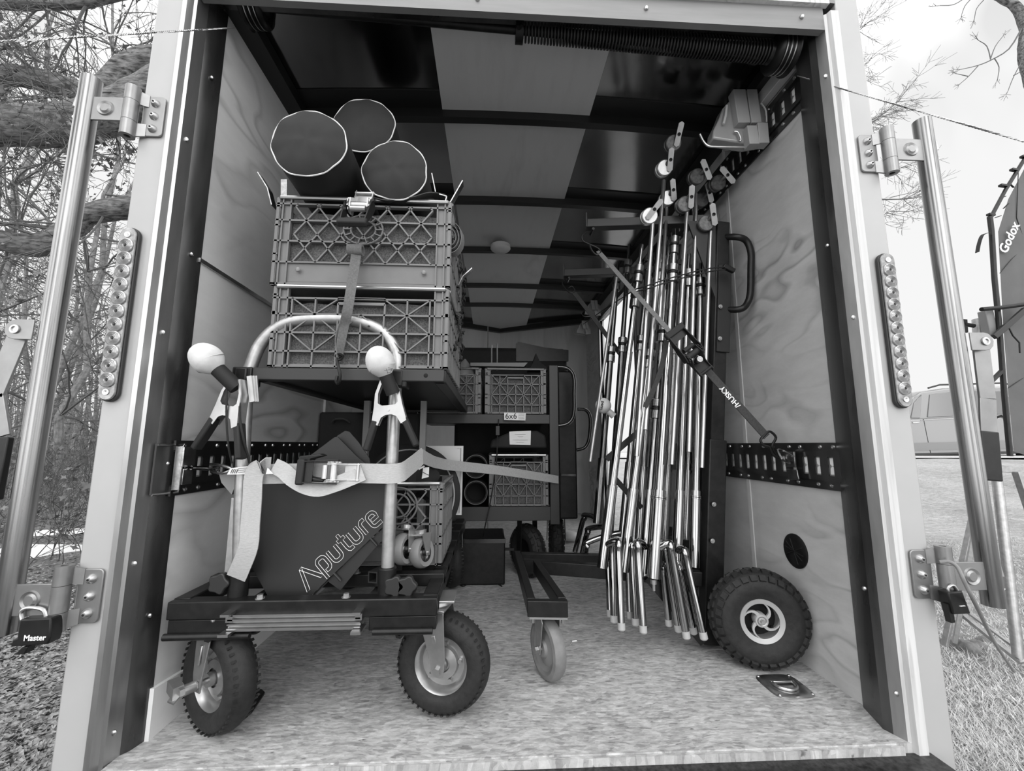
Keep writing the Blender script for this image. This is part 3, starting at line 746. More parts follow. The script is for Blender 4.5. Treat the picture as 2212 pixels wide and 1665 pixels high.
def spring_clamp(label, pivot, up, nd, s=1.0, spread=24, name='spring_clamp', grip='blackmatte', metal='zinc', group=None, gl=.075):
    """pressed-steel A clamp: jaws along up, grips pointing the other way"""
    u = V(up).normalized(); n = V(nd); n = (n-u*n.dot(u)).normalized(); x = u.cross(n); o = V(pivot)
    t = thing(name, label, 'clamp', o, group); q = lambda a, b, c=0: o+x*a*s+u*b*s+n*c*s
    hs = []
    for sg in (-1, 1):
        m = MB()
        # folded plate: broad web around the pivot, narrow towards the jaw, flared towards the grip
        prof = [(sg*-.004, .012), (sg*.018, .013), (sg*.026, .020), (sg*.024, .045), (sg*.010, .078), (sg*.016, .080), (sg*.031, .045), (sg*.036, .010), (sg*.044, -.030), (sg*.030, -.038), (sg*.020, -.018), (sg*.008, -.012), (sg*-.004, -.012)]
        dn = .0018*(sg > 0); m.prism([q(a, b, -.0102-dn) for a, b in prof], n*.0016*s); m.prism([q(a, b, .0088+dn) for a, b in prof], n*.0016*s)
        edge = [(sg*.016, .080), (sg*.031, .045), (sg*.036, .010), (sg*.044, -.030)]
        m.ribbon([q(a, b) for a, b in edge], n, .021*s, .0016*s)
        m.build('clamp_half', metal, t)
        g_ = MB(); A = q(sg*.037, -.024); B = q(sg*(.037+gl*math.tan(R(spread))), -.024-gl)
        g_.bar(A, B, .016*s, .024*s, n); g_.build('grip', grip, t, bevel=.004*s)
    MB().cyl(q(0, 0, -.015), q(0, 0, .015), .0035*s, 10).build('pivot_pin', 'zinc', t)
    MB().lathe([(.006*s, -.007*s), (.009*s, -.007*s), (.009*s, .007*s), (.006*s, .007*s), (.006*s, -.007*s)], q(0, .002), n, 16).build('spring', 'galv', t)
    return t
pr = P(841, 886, .055); spring_clamp('bright steel spring clamp with dark grips on the right post of the cart handle', pr, (-.10, 0, 1), (0, -1, 0), 1.0, 20)
pl_ = P(497, 888, .045); spring_clamp('steel spring clamp with black grips on the left post of the cart handle', pl_, (.18, 0, 1), (-.3, -1, 0), 1.05, 22, gl=.08)
def ball_rod(label, ball, tip, rb, rt, sc=(1, 1, 1), marks=False, name='ball_capped_rod'):
    ball, tip = V(ball), V(tip); d = (tip-ball).normalized(); t = thing(name, label, 'padded rod', tip)
    rot = d.to_track_quat('Z', 'Y').to_matrix()
    b = MB(); b.sphere(ball, rb, 28, (1, 1, 1.22), rot)
    for i, v in enumerate(b.v):
        h = (v-ball).dot(d); 
        if h > rb*.35: b.v[i] = v-(v-ball-d*h)*min(.3, (h-rb*.35)/rb*.4)
    b.build('felt_ball', 'ball', t)
    MB().tube([ball+d*rb*.8, tip], rt, 20).build('rubber_grip', 'blackmatte', t)
    pts = []
    a = d.orthogonal().normalized(); c = d.cross(a)
    for k in range(40): A = 2*math.pi*k/40; pts.append(ball+d*rb*(.25+.12*math.sin(2*A))+(a*math.cos(A)+c*math.sin(A))*rb*.955)
    MB().tube(pts, .0012, 5, closed=True).build('seam', 'lightplastic', t)
    if marks:
        m = P(838, 799, ball.y-rb*.92); k = MB()
        for (x0, y0, x1, y1) in ((830, 800, 846, 798), (834, 796, 838, 806), (838, 794, 848, 796), (848, 796, 844, 802), (836, 806, 844, 804)):
            k.tube([P(x0, y0, ball.y-rb*.93), P(x1, y1, ball.y-rb*.93)], .0006, 4)
        k.build('marker_scrawl', 'ink', t)
    return t
ball_rod('black rod capped with a worn white ball, leftmost, beside the plywood wall', P(448, 776, .02), P(512, 838, .04), .037, .0185)
ball_rod('black rod capped with a worn white ball, ink-marked, at the right handle post', P(822, 783, .02), P(849, 850, .045), .036, .0175, marks=True)
# stack of thin zinc plates hanging from the left sleeve
fp_ = thing('hinge_plates', 'three thin bright steel strips hanging from the left handle sleeve', 'bracket', P(546, 850, .04))
for k in range(3):
    MB().bar(P(539+k*6, 812, .045+k*.004), P(545+k*5, 868, .045+k*.004), .005, .012, (1, 0, 0)).build('steel_strip', 'zinc', fp_)
# cord hanging down from the left clamp
cd = smoothpts([P(490, 842, .03), P(489, 900, .028), P(493, 960, .03), P(501, 1000, .05)], 5); o = MB().tube(cd, .0024, 6).build('cord', 'blackmatte'); tag(o, 'thin black cord hanging straight down from the left spring clamp', 'cord')
cd = smoothpts([P(520, 840, .03), P(518, 900, .022), P(527, 950, .02), P(539, 1000, .045)], 5); o = MB().tube(cd, .0028, 6).build('cord', 'blackmatte'); tag(o, 'black cord bowed in front of the left handle post', 'cord')
# corner clamps on the crates (jaws over the rim)
def side_clamp(label, pts_px, y, grp):
    t = thing('spring_clamp', label, 'clamp', P(*pts_px[0], y), grp)
    for k, (a, b) in enumerate(zip(pts_px, pts_px[1:])):
        MB().ribbon([P(*a, y), P(*b, y)], (0, 1, 0), .03, .003).build('clamp_arm' if k else 'clamp_jaw', 'chrome_dull', t)
    return t
G_ = None
side_clamp('steel spring clamp on the upper left corner of the front crates', [(592, 448), (583, 412), (577, 402), (562, 378)], .14, G_)
side_clamp('upright steel spring clamp on the right rim behind the lowest roll', [(942, 420), (938, 400), (934, 380)], .2, G_)
side_clamp('steel spring clamp gripping the upper right corner of the front crates', [(950, 425), (966, 430), (958, 460), (975, 440), (1000, 396)], .12, G_)
side_clamp('steel spring clamp on the right side between the two front crates', [(975, 640), (988, 625), (1000, 600), (1020, 582)], .4, G_)
t = thing('spring_clamp', 'upright flat steel clamp leg left of the rolls on the crate', 'clamp', P(615, 430, .12))
MB().bar(P(614, 425, .13), P(614, 388, .13), .018, .004, (0, 1, 0)).build('clamp_arm', 'chrome_dull', t)
# coil of webbing hanging on the right corner
sc_t = thing('strap_coil', 'coiled grey webbing loop hanging at the right side of the upper crate', 'strap', P(975, 520, .13))
c0 = P(975, 518, .13)
pts = []
for k in range(52):
    a = 2*math.pi*k/16; r_ = .012+.0007*k; pts.append(c0+V((math.cos(a)*r_*.75, 0, math.sin(a)*r_*1.1)))
MB().ribbon(pts, (.25, 1, 0), .028, .0022).build('coiled_webbing', 'strap_g', sc_t)
MB().ribbon(smoothpts([P(962, 440, .13), P(972, 455, .125), P(976, 480, .12), P(974, 505, .115)], 4), (.6, .8, 0), .024, .0022).build('hanging_webbing', 'strap_g', sc_t)
MB().tube(smoothpts([P(953, 497, .12), P(975, 488, .115), P(994, 497, .13)], 4), .003, 6).build('tie', 'strap_d', sc_t)
# netting/fabric bundle on the far side of the crates
nb = thing('camouflage_netting', 'dark leafy netting bundle strapped on the right flank of the crates', 'netting', P(965, 650, .4))
rnd = random.Random(4); mb = MB()
for k in range(60):
    y = rnd.uniform(.25, .62); q = P(960, 460, .3); z = rnd.uniform(1.0, 1.36); x = -.122+rnd.uniform(-.0, .012)
    d = V((rnd.uniform(-.2, .2), rnd.uniform(-1, 1), rnd.uniform(-1, 1))).normalized()*rnd.uniform(.02, .05)
    mb.ribbon([V((x, y, z)), V((x+.006, y, z))+d*.5, V((x, y, z))+d], (0, .7, .7), .016, .001)
tag(mb.build('leaf_strips', 'strap_d', nb), None, kind='stuff')
MB().box((-.13, .44, 1.18), (.012, .4, .36)).build('netting_core', 'bag', nb)
# ---- lettered dark board standing in the cart ----
YBD = .135
bd = thing('barn_door_panel', 'dark grey panel lettered Aputure in white outline standing in the front cart', 'light panel', P(680, 1200, YBD))
out = [(565, 1041), (836, 1029), (832, 1133), (668, 1290), (580, 1290), (543, 1223), (560, 1160)]
MB().prism([P(x, y, YBD) for x, y in out], (0, .006, 0)).build('main_sheet', 'flag', bd)
out = [(832, 1136), (832, 1160), (800, 1195), (735, 1275), (709, 1256), (674, 1290), (668, 1291)]
MB().prism([P(x, y, YBD+.008) for x, y in out], (0, .004, 0)).build('folded_flap', 'flag', bd)
rb_ = MB()
for (x0, y0, x1, y1) in ((720, 1236, 736, 1254), (800, 1162, 814, 1178)): rb_.cut(); rb_.tube([P(x0, y0, YBD+.003), P(x1, y1, YBD+.003)], .0035, 8)
rb_.build('moulded_rib', 'flag', bd)
# outlined lettering, laid out along the sloping baseline on the sheet
gx, gy = V((1, 0, 0)), V((0, 0, 1))
bo_ = P(663, 1271, YBD-.0012); be = P(822, 1127, YBD-.0012); ux_ = (be-bo_).normalized(); uy_ = V((-ux_.z, 0, ux_.x)); ls = (be-bo_).length
def stroke_outline(path, hw):
    n = len(path); L_, R_ = [], []
    for i in range(n):
        a = path[max(i-1, 0)]; b = path[min(i+1, n-1)]; dx, dy = b[0]-a[0], b[1]-a[1]; l = math.hypot(dx, dy); nx, ny = -dy/l, dx/l
        if 0 < i < n-1:
            d1 = (path[i][0]-a[0], path[i][1]-a[1]); l1 = math.hypot(*d1); c_ = abs((d1[0]*dx+d1[1]*dy)/(l1*l)); k = hw/max(.5, c_)
        else: k = hw
        L_.append((path[i][0]+nx*k, path[i][1]+ny*k)); R_.append((path[i][0]-nx*k, path[i][1]-ny*k))
    return L_+R_[::-1]
def arc(cx, cy, r, a0, a1, n=6): return [(cx+r*math.cos(R(a0+(a1-a0)*k/n)), cy+r*math.sin(R(a0+(a1-a0)*k/n))) for k in range(n+1)]
h_ = .6; rr_ = .17; hw_ = .075
W_ = .46
def u_(x): return [(x, h_)]+arc(x+rr_, rr_, rr_, 180, 270)+arc(x+W_-rr_, rr_, rr_, 270, 360)+[(x+W_, h_)]
def p_(x): return [(x, -.28)]+[(x, h_-rr_)]+arc(x+rr_, h_-rr_, rr_, 180, 90)[1:]+arc(x+W_-rr_, h_-rr_, rr_, 90, 0)+arc(x+W_-rr_, rr_, rr_, 0, -90)+[(x+.16, 0)]
def r_l(x): return [(x, 0), (x, h_-rr_)]+arc(x+rr_, h_-rr_, rr_, 180, 90)[1:]+[(x+.30, h_)]
def e_(x): return [(x+.12, h_*.5), (x+W_, h_*.5), (x+W_, h_-rr_)]+arc(x+W_-rr_, h_-rr_, rr_, 0, 90)[1:]+arc(x+rr_, h_-rr_, rr_, 90, 180)+arc(x+rr_, rr_, rr_, 180, 270)+[(x+W_+.02, 0)]
def t_(x):
    c = x+.14; w2 = hw_; return [(c-w2, .86), (c-w2, h_+w2), (x-.06, h_+w2), (x-.06, h_-w2), (c-w2, h_-w2), (c-w2, .16), (c-w2+.03, .02), (c+.05, -w2), (x+.42, -w2), (x+.42, w2), (c+.12, w2), (c+w2, .12), (c+w2, h_-w2), (x+.36, h_-w2), (x+.36, h_+w2), (c+w2, h_+w2), (c+w2, .86)]
shapes = [[(-.10, -.12), (.26, .82), (.40, .80), (.08, -.12)], [(.26, .82), (.42, .86), (.98, -.02), (.80, -.06), (.36, .66)]]
x = 1.05; shapes.append(stroke_outline(p_(x), hw_)); x += .72; shapes.append(stroke_outline(u_(x), hw_)); x += .70; shapes.append(t_(x)); x += .54
shapes.append(stroke_outline(u_(x), hw_)); x += .72; shapes.append(stroke_outline(r_l(x), hw_)); x += .44; shapes.append(stroke_outline(e_(x), hw_)); x += .5
sc__ = ls/x*1.02; lt = MB()
for shp in shapes:
    pts = [bo_+ux_*a*sc__+uy_*b*sc__*1.12 for a, b in shp]; lt.cut(); lt.tube(pts, .0007, 5, closed=True)
lt.build('letter', 'whiteink', bd)
# two more dark sheets behind it
for nm_, lb, out, y in (('black_flag_sheet', 'dark sheet with rounded corner, nearer of two behind the strap buckle', [(625, 1012), (677, 978), (722, 944), (729, 943), (770, 985), (800, 1010), (800, 1100), (625, 1100)], .165),
                        ('black_flag_sheet', 'dark sheet with rounded corner rising highest behind the strap buckle', [(700, 1000), (728, 941), (745, 930), (755, 932), (775, 955), (798, 990), (812, 1100), (700, 1100)], .185)):
    o = MB().prism([P(a, b, y) for a, b in out], (0, .005, 0)).build(nm_, 'flag', bevel=.001); tag(o, lb, 'sheet')
# small light plate and block on the left of the board
o = thing('plywood_offcut', 'pale wedge-shaped offcut wedged left of the lettered panel', 'offcut', P(500, 1040, .12))
MB().prism([P(473, 1023, .11), P(508, 1022, .11), P(512, 1040, .11), P(500, 1068, .11), P(478, 1042, .11)], (0, .012, 0)).build('wedge', 'greyplastic', o)
o = thing('channel_offcut', 'grey metal channel standing behind the left handle post', 'channel', P(512, 1150, .13))
MB().prism([P(500, 1075, .128), P(521, 1075, .128), P(503, 1245, .128), P(484, 1245, .128)], (0, .03, 0)).build('channel', 'alu_dull', o)
MB().prism([P(507, 1035, .115), P(527, 1032, .115), P(523, 1065, .115), P(509, 1065, .115)], (0, .02, 0)).build('end_block', 'wood_bar', o)
# ---- pale ratchet strap across the front of the cart ----
ps = thing('ratchet_strap', 'pale webbing ratchet strap stretched across the cart above the lettered panel', 'strap', P(700, 1020, .06))
YS = .07
MB().ribbon(smoothpts([P(560, 1024, YS), P(660, 1022, YS), P(780, 1022, YS), P(858, 1022, YS-.0), P(885, 1008, .12), P(912, 985, .2)], 3), (0, 0, 1), .050, .003).build('webbing', 'strap_l', ps)
MB().ribbon(smoothpts([P(912, 985, .2), P(960, 1003, .55), P(1080, 1016, .9), P(1206, 1036, 1.165)], 3), (0, .2, 1), [.05, .048]+[.046]*30 if False else .040, .003).build('webbing', 'strap_t', ps)
# folded tail
lp = smoothpts([P(592, 1006, YS-.012), P(612, 1016, YS-.02), P(632, 1034, YS-.026), P(660, 1050, YS-.03), P(690, 1056, YS-.03), P(722, 1047, YS-.03), P(755, 1034, YS-.02), P(785, 1022, YS-.012)], 4)
wd = []
for i in range(len(lp)):
    tt = i/(len(lp)-1); a = R(-35+70*tt); wd.append((math.sin(a)*.5, .25, math.cos(a)))
MB().ribbon(lp, wd, .038, .003).build('webbing_loop', 'strap_l', ps)
tl = smoothpts([P(585, 1006, YS-.01), P(560, 1008, YS-.018), P(548, 1030, YS-.02), P(545, 1080, YS-.018), P(541, 1130, YS-.016), P(537, 1180, YS-.014), P(520, 1225, YS-.004), P(510, 1248, YS+.004)], 4)
wd = []
for i in range(len(tl)): tt = i/(len(tl)-1); wd.append((1, .0, .9*max(0, 1-tt*6)))
MB().ribbon(tl, wd, [.046]*len(tl), .003).build('webbing_tail', 'strap_l', ps)
ratchet('ratchet_buckle', '', P(730, 1020, YS-.012), (-1, 0, 0), (0, -1, .1), .92, parent=ps, open_=6, body='zinc')
MB().prism([P(645, 985, YS-.03), P(690, 980, YS-.03), P(700, 984, YS-.03), P(672, 992, YS-.03), P(664, 1010, YS-.03), P(666, 1030, YS-.03), P(700, 1036, YS-.03), P(698, 1042, YS-.03), P(655, 1040, YS-.03), P(642, 1020, YS-.03)], (0, .03, 0)).build('buckle_guard', 'black', ps, bevel=.003)
lb_ = MB().prism([P(498, 1011, YS-.004), P(541, 1006, YS-.004), P(536, 1024, YS-.004), P(490, 1025, YS-.004)], (0, .001, 0)).build('warning_label', 'paper', ps)
k = MB()
for i in range(3): k.bar(P(514, 1012+i*4, YS-.0052), P(536, 1010+i*4, YS-.0052), .0008, .0012, (0, 1, 0))
for i in range(4): k.bar(P(498+i*4, 1022, YS-.0052), P(502+i*4, 1013, YS-.0052), .0008, .0015, (0, 1, 0))
k.build('label_print', 'ink', lb_)
MB().prism([P(574, 1024, YS-.023), P(578, 1010, YS-.023), P(590, 1023, YS-.023)], (0, .001, 0)).build('warning_triangle', 'paper', ps)
ef = MB(); q = PX(405, 1010, WL+.03)
ef.box((WL+.03, q.y, q.z+.028), (.006, .045, .05)); ef.box((WL+.03, q.y, q.z-.022), (.006, .035, .04)); ef.box((WL+.02, q.y-.02, q.z), (.02, .004, .11)); ef.build('track_fitting', 'chrome_dull', ps, bevel=.001)
MB().tube([PX(413, 1010, WL+.04), P(450, 1012, .14), P(470, 1013, .1)], .0055, 10).build('hook_shank', 'chrome', ps)
MB().tube(smoothpts([P(455, 1003, .12), P(480, 1006, .09), P(500, 1013, YS+.01), P(480, 1022, .085), P(456, 1018, .12)], 4), .004, 8).build('wire_hook', 'chrome_dull', ps)
# ---- crate and contents on the deck ----
q = P(958, 1040, .30)
crC = crate('grey plastic crate with lattice front on the lower deck of the front cart', (q.x-.475, .30, .333), .475, .34, .245, 'diamond', liner=False)
h = MB(); c = P(858, 1092, .296)
for rr in (.035, .055):
    h.tube([c+V((math.cos(2*math.pi*k/28)*rr*1.1, 0, math.sin(2*math.pi*k/28)*rr)) for k in range(28)], .003, 6, closed=True)
h.build('handle_ring', 'crate', crC)
bg_ = thing('black_bag', 'crumpled black bag with a white tag stuffed in the lower crate', 'bag', P(900, 1020, .42))
mb = MB(); cb = P(893, 1036, .45); mb.sphere(cb, .085, 24, (1.1, 1, .75))
rn = random.Random(2)
mb.v = [v+V((0, 0, .012*math.sin(v.x*60+v.y*40)))+(v-cb).normalized()*.008*math.sin(v.x*110) for v in mb.v]; mb.build('bag_body', 'bag', bg_)
tg = MB(); tg.prism([P(914, 1010, .34), P(927, 1009, .34), P(926, 1030, .34), P(911, 1034, .34)], (0, .002, 0)); tg.prism([P(903, 1012, .338), P(916, 1005, .338), P(918, 1008, .338), P(905, 1015, .338)], (0, .002, 0)); tg.build('white_tag', 'paper', bg_)
MB().tube([P(911, 1018, .336), P(918, 1022, .336), P(926, 1026, .336)], .001, 5).build('tag_tie', 'ink', bg_)
rbg = thing('round_case', 'round flat black case with pale piping standing behind the lower crate', 'case', P(893, 1070, .66))
c = P(886, 1068, .665); mb = MB(); mb.lathe([(0, -.03), (.183, -.03), (.196, -.02), (.198, 0), (.196, .02), (.183, .03), (0, .03)], c, (0, 1, 0), 56); mb.build('case_body', 'bag', rbg)
MB().tube([c+V((math.cos(2*math.pi*k/56)*.176, -.031, math.sin(2*math.pi*k/56)*.176)) for k in range(56)], .0028, 6, closed=True).build('piping', 'strap_t', rbg)
o = MB().prism([P(905, 963, .74), P(1001, 963, .74), P(997, 1112, .74), P(905, 1112, .74)], (0, .006, 0)).build('foam_board', 'lightplastic'); tag(o, 'pale grey foam board standing behind the round black case', 'board')
MB().tube([P(988, 968, .737), P(996, 968, .737), P(992, 1108, .737)], .001, 4).build('board_edge', 'greyplastic', o)
for lbl, px0, px1, py0, y, nm_ in (('tall black case on the cart deck left of the grey shelf post', 690, 789, 850, .95, 'equipment_case'), ('tall black case on the cart deck right of the grey shelf post', 798, 905, 850, .95, 'equipment_case')):
    a = P(px0, py0, y); b = P(px1, py0, y); t = thing(nm_, lbl, 'case', ((a.x+b.x)/2, y+.12, .33))
    MB().box(((a.x+b.x)/2, y+.12, .33+.26), (b.x-a.x, .22, .52)).build('case_body', 'bag', t, bevel=.012)
    MB().tube(smoothpts([((a.x+b.x)/2-.04, y+.005, .80), ((a.x+b.x)/2-.02, y-.012, .815), ((a.x+b.x)/2+.02, y-.012, .815), ((a.x+b.x)/2+.04, y+.005, .80)], 4), .006, 8).build('carry_handle', 'strap_d', t)
def small_caster(label, c, ax, up, r=.045, grp=None):
    c = V(c); ax = V(ax).normalized(); u = V(up); u = (u-ax*u.dot(ax)).normalized(); f = ax.cross(u)
    t = thing('small_caster', label, 'caster', c, grp)
    MB().lathe([(r*.62, -.014), (r*.9, -.016), (r, -.008), (r*1.01, 0), (r, .008), (r*.9, .016), (r*.62, .014)], c, ax, 36).build('rubber_tread', 'greyplastic', t)
    MB().lathe([(0, -.018), (r*.25, -.018), (r*.28, -.008), (r*.6, -.006), (r*.66, -.014), (r*.66, .014), (r*.6, .006), (r*.28, .008), (r*.25, .018), (0, .018)], c, ax, 30).build('hub', 'chrome_dull', t)
    fk = MB()
    for s_ in (-1, 1): fk.prism([c+ax*s_*.02-f*.008-u*.008, c+ax*s_*.02+f*.008-u*.008, c+ax*s_*.02+f*.020+u*r*1.15, c+ax*s_*.02-f*.020+u*r*1.15], ax*s_*.002)
    fk.prism([c-ax*.022-f*.022+u*r*1.15, c+ax*.022-f*.022+u*r*1.15, c+ax*.022+f*.022+u*r*1.15, c-ax*.022+f*.022+u*r*1.15], u*.004)
    fk.lathe([(0, 0), (.016, 0), (.018, .01), (0, .012)], c+u*(r*1.15+.004), u, 20); fk.build('fork', 'zinc', t)
    MB().cyl(c-ax*.026, c+ax*.026, .004, 8).build('axle_bolt', 'zinc', t)
    return t
small_caster('loose grey caster standing upright against the right handle post', P(872, 1185, .20), (.95, -.35, .05), (0, .3, 1), .043)
small_caster('loose grey caster leaning against the lower crate, rightmost', P(911, 1193, .22), (.9, -.45, .15), (-.1, .1, 1), .042)
o = MB(); a = P(805, 1247, .16)
o.lathe([(.016, 0), (.021, 0), (.021, .12), (.016, .12), (.016, 0)], a, (.35, .9, .02), 4, (1, 0, 1)); o = o.build('square_tube_offcut', 'wood_bar'); tag(o, 'short open square tube lying on the cart deck left of the post', 'tube')
# =============== stand cart on the right ===============
YM = .49
sc = thing('stand_cart', 'black upright cart on a knobby tyre carrying the chrome stands', 'cart', (.80, .5, 0))
mt0, mt1 = P(1533, 1388, YM), P(1557, 484, YM)
mdir = (mt1-mt0).normalized(); at = lambda z: mt0+mdir*((z-mt0.z)/mdir.z)
m = MB(); m.bar(mt0, at(.72), .066, .05, (0, 1, 0)); m.build('mast_lower', 'black', sc, bevel=.004)
m = MB(); m.bar(at(.70)+V((0, .004, 0)), mt1, .052, .045, (0, 1, 0)); m.build('mast_upper', 'black', sc, bevel=.004)
m = MB(); m.bar(at(1.05)+V((.008, -.024, 0)), at(1.40)+V((.008, -.024, 0)), .052, .008, (0, 1, 0)); m.build('cover_plate', 'blackmatte', sc, bevel=.003)
bo = MB()
for px, py in ((1556, 662), (1555, 731), (1542, 1089), (1539, 1168)):
    bo.cut(); q = P(px, py, YM-.034); bo.lathe([(0, .002), (.008, .002), (.008, 0), (0, 0)], q, (0, -1, 0), 18); bo.lathe([(0, .006), (.005, .006), (.0055, .002), (0, .002)], q, (0, -1, 0), 6)
bo.build('bolt', 'zinc', sc)
YG = .44
MB().tube(smoothpts([P(1560, 512, YM), P(1592, 512, YG), P(1612, 520, YG), P(1622, 545, YG), P(1622, 580, YG), P(1621, 630, YG), P(1614, 655, YG), P(1598, 668, YG), P(1560, 668, YM)], 4), .0125, 16).build('grab_handle', 'black', sc)
# base rails
rl0, rl1 = V((.135, .70, .222)), V((.80, .50, .222)); 
m = MB(); m.bar(rl0, rl1, .035, .05); m.build('base_rail', 'black', sc, bevel=.003)
m = MB(); m.bar(rl0+V((0, .12, .0)), rl1+V((0, .25, .0)), .03, .04); m.build('base_rail', 'black', sc, bevel=.003)
zt = .225
qa, qb = PZ(1130, 1190, zt+.02), PZ(1145, 1290, zt+.02); qc, qd = PZ(1190, 1240, zt+.02), PZ(1215, 1292, zt+.02)
for a, b in ((V((.12, .83, zt)), V((.128, .29, zt-.008))), (V((.185, .68, zt)), V((.222, .29, zt-.008)))):
    MB().bar(a, b, .025, .045).build('tongue_bar', 'black', sc, bevel=.002)
MB().bar(V((.115, .275, zt-.008)), V((.235, .265, zt-.008)), .022, .045).build('tongue_front', 'black', sc, bevel=.002)
MB().prism([(.120, .262, .195), (.232, .252, .195), (.236, .37, .195), (.124, .38, .195)], (0, 0, -.006)).build('caster_plate', 'zinc', sc)
for k, (x, y) in enumerate(((.133, .27), (.222, .262))): MB().lathe([(0, -.018), (.006, -.018), (.0065, 0), (0, 0)], (x, y+.012, .19), (0, 0, 1), 6).build('bolt', 'zinc', sc)
# grey swivel caster under the tongue
cc = V((.180, .315, .087)); ax = V((-.93, -.36, 0)).normalized(); rr = .087
gc = bpy.data.objects.new('swivel_caster', None); COL.objects.link(gc); gc.parent = sc; gc.location = cc-sc.location
MB().lathe([(rr*.68, -.016), (rr*.80, -.021), (rr*.93, -.018), (rr*.99, -.009), (rr, 0), (rr*.99, .009), (rr*.93, .018), (rr*.80, .021), (rr*.68, .016)], cc, ax, 48).build('grey_tread', 'greyrubber', gc)
MB().lathe([(0, -.022), (rr*.25, -.022), (rr*.3, -.014), (rr*.55, -.008), (rr*.68, -.016), (rr*.68, .016), (rr*.55, .008), (rr*.3, .014), (rr*.25, .022), (0, .022)], cc, ax, 36).build('hub', 'greyplastic', gc)
up = V((0, 0, 1)); fw = ax.cross(up).normalized()
for s_ in (-1, 1):
    m = MB(); b = cc+ax*s_*.029; m.prism([b-fw*.010-up*.012, b+fw*.010-up*.012, b+fw*.026+up*.082, b+fw*.02+up*.094, b-fw*.02+up*.094, b-fw*.026+up*.082], ax*s_*.003); m.build('fork_leg', 'zinc', gc, bevel=.001)
MB().lathe([(0, 0), (.024, 0), (.028, .008), (.02, .014), (0, .014)], cc+up*.09, up, 24).build('swivel_head', 'zinc', gc)
m = MB(); m.cyl(cc-ax*.042, cc+ax*.042, .006, 12); m.lathe([(0, .012), (.010, .012), (.010, 0), (0, 0)], cc+ax*.033, ax, 6); m.lathe([(0, .012), (.010, .012), (.010, 0), (0, 0)], cc-ax*.033, -ax, 6); m.build('axle_bolt', 'zinc', gc)
m = MB(); b = cc-ax*.036; m.prism([b+up*.02-fw*.0, b+up*.035+fw*.02, b+up*.012+fw*.035, b-up*.02+fw*.012], -ax*.01); m.build('brake_arm', 'greyplastic', gc)
MB().tube([P(1231, 1392, .30), P(1234, 1389, .30), P(1236, 1385, .30), P(1246, 1384, .30)], .0016, 6).build('brake_tab', 'galv', gc)
# knobby tyre with swirl-spoke rim
wc = V((.868, .345, .150)); wax = V((-.20, -.98, 0)).normalized()
kw = bpy.data.objects.new('knobby_wheel', None); COL.objects.link(kw); kw.parent = sc; kw.location = wc-sc.location
m = MB(); tyre(m, wc, wax, .146, .043, .066, knob=30, n=56); m.build('tyre', 'rubber', kw, ang=30)
m = MB(); m.lathe([(.052, .030), (.066, .034), (.068, .022), (.066, -.03), (.056, -.03), (.056, .022), (.052, .030)], wc, wax, 56)
e1 = V((1, 0, 0)); e1 = (e1-wax*e1.dot(wax)).normalized(); e2 = V((0, 0, 1))
pt = lambda r_, a, h: wc+e1*math.cos(a)*r_+e2*math.sin(a)*r_+wax*h
for k in range(4):
    a0 = 2*math.pi*k/4+.5; L_, R2 = [], []
    for i in range(9):
        t = i/8; r_ = .016+(.056-.016)*t; a = a0+.95*t*t*1.1; w_ = .30+.10*(1-t)*2 if t < .5 else .30-.0*(t)
        wd = (.011-.002*math.sin(math.pi*t))/r_*.5
        L_.append(pt(r_, a-wd, .026)); R2.append(pt(r_, a+wd, .026))
    m.prism(L_+R2[::-1], -wax*.007)
m.lathe([(0, .029), (.019, .029), (.021, .024), (.021, .0), (0, .0)], wc, wax, 28); m.build('swirl_rim', mat('rim_silver', .42, .4, .3), kw)
m = MB(); m.lathe([(0, -.01), (.054, -.01), (.054, -.014), (0, -.014)], wc, wax, 28); m.build('rim_back', 'hole', kw)
m = MB(); m.lathe([(.011, .030), (.014, .032), (.014, .029), (.011, .029)], wc, wax, 20); m.lathe([(0, .040), (.006, .040), (.0065, .029), (0, .029)], wc, wax, 6); m.build('axle_nut', 'zinc', kw)
for i in range(4):
    a = 2*math.pi*i/4+.95; q = pt(.042, a, .005); MB().cyl(q, q+wax*.008, .0055, 6).build('rim_bolt', 'black', kw)
# rear wheel on the wall side
wc2 = V((.93, 1.05, .150)); m = MB(); tyre(m, wc2, wax, .146, .043, .066, knob=26, n=48); m.build('rear_tyre', 'rubber', sc)
# upper arms with end plates
def arm(px, py, Y, xm, ym, zend=None):
    a = P(px, py, Y); b = V((xm, ym, a.z-.02))
    d = (b-a).normalized()
    m = MB(); m.bar(a, b, .04, .036); o = m.build('support_arm', 'wood_bar', sc, bevel=.002)
    m = MB(); m.bar(a-d*.002+V((0, 0, -.018)), a-d*.002+V((0, 0, .045)), .045, .004, d); m.build('end_plate', 'wood_bar', o)
    m = MB(); m.cyl(a+d*.02+V((0, -.025, -.03)), a+d*.02+V((0, .025, -.03)), .006, 8); m.build('arm_pin', 'black', o)
    return a, b
a1, b1 = arm(1268, 486, .60, at(1.56).x, YM+.01); a2, b2 = arm(1219, 592, 1.0, 1.0, .86)
m = MB(); q = at(1.30); m.prism([b1+V((-.14, -.02, -.016)), b1+V((-.0, -.02, -.016)), q+V((-.02, -.02, 0)), q+V((-.02, -.02, -.06))], (0, .008, 0)); m.build('gusset', 'wood_bar', sc)
m = MB(); m.bar(V((.99, .88, .1)), V((1.0, .86, 1.55)), .03, .045, (0, 1, 0)); m.build('rear_mast', 'black', sc)
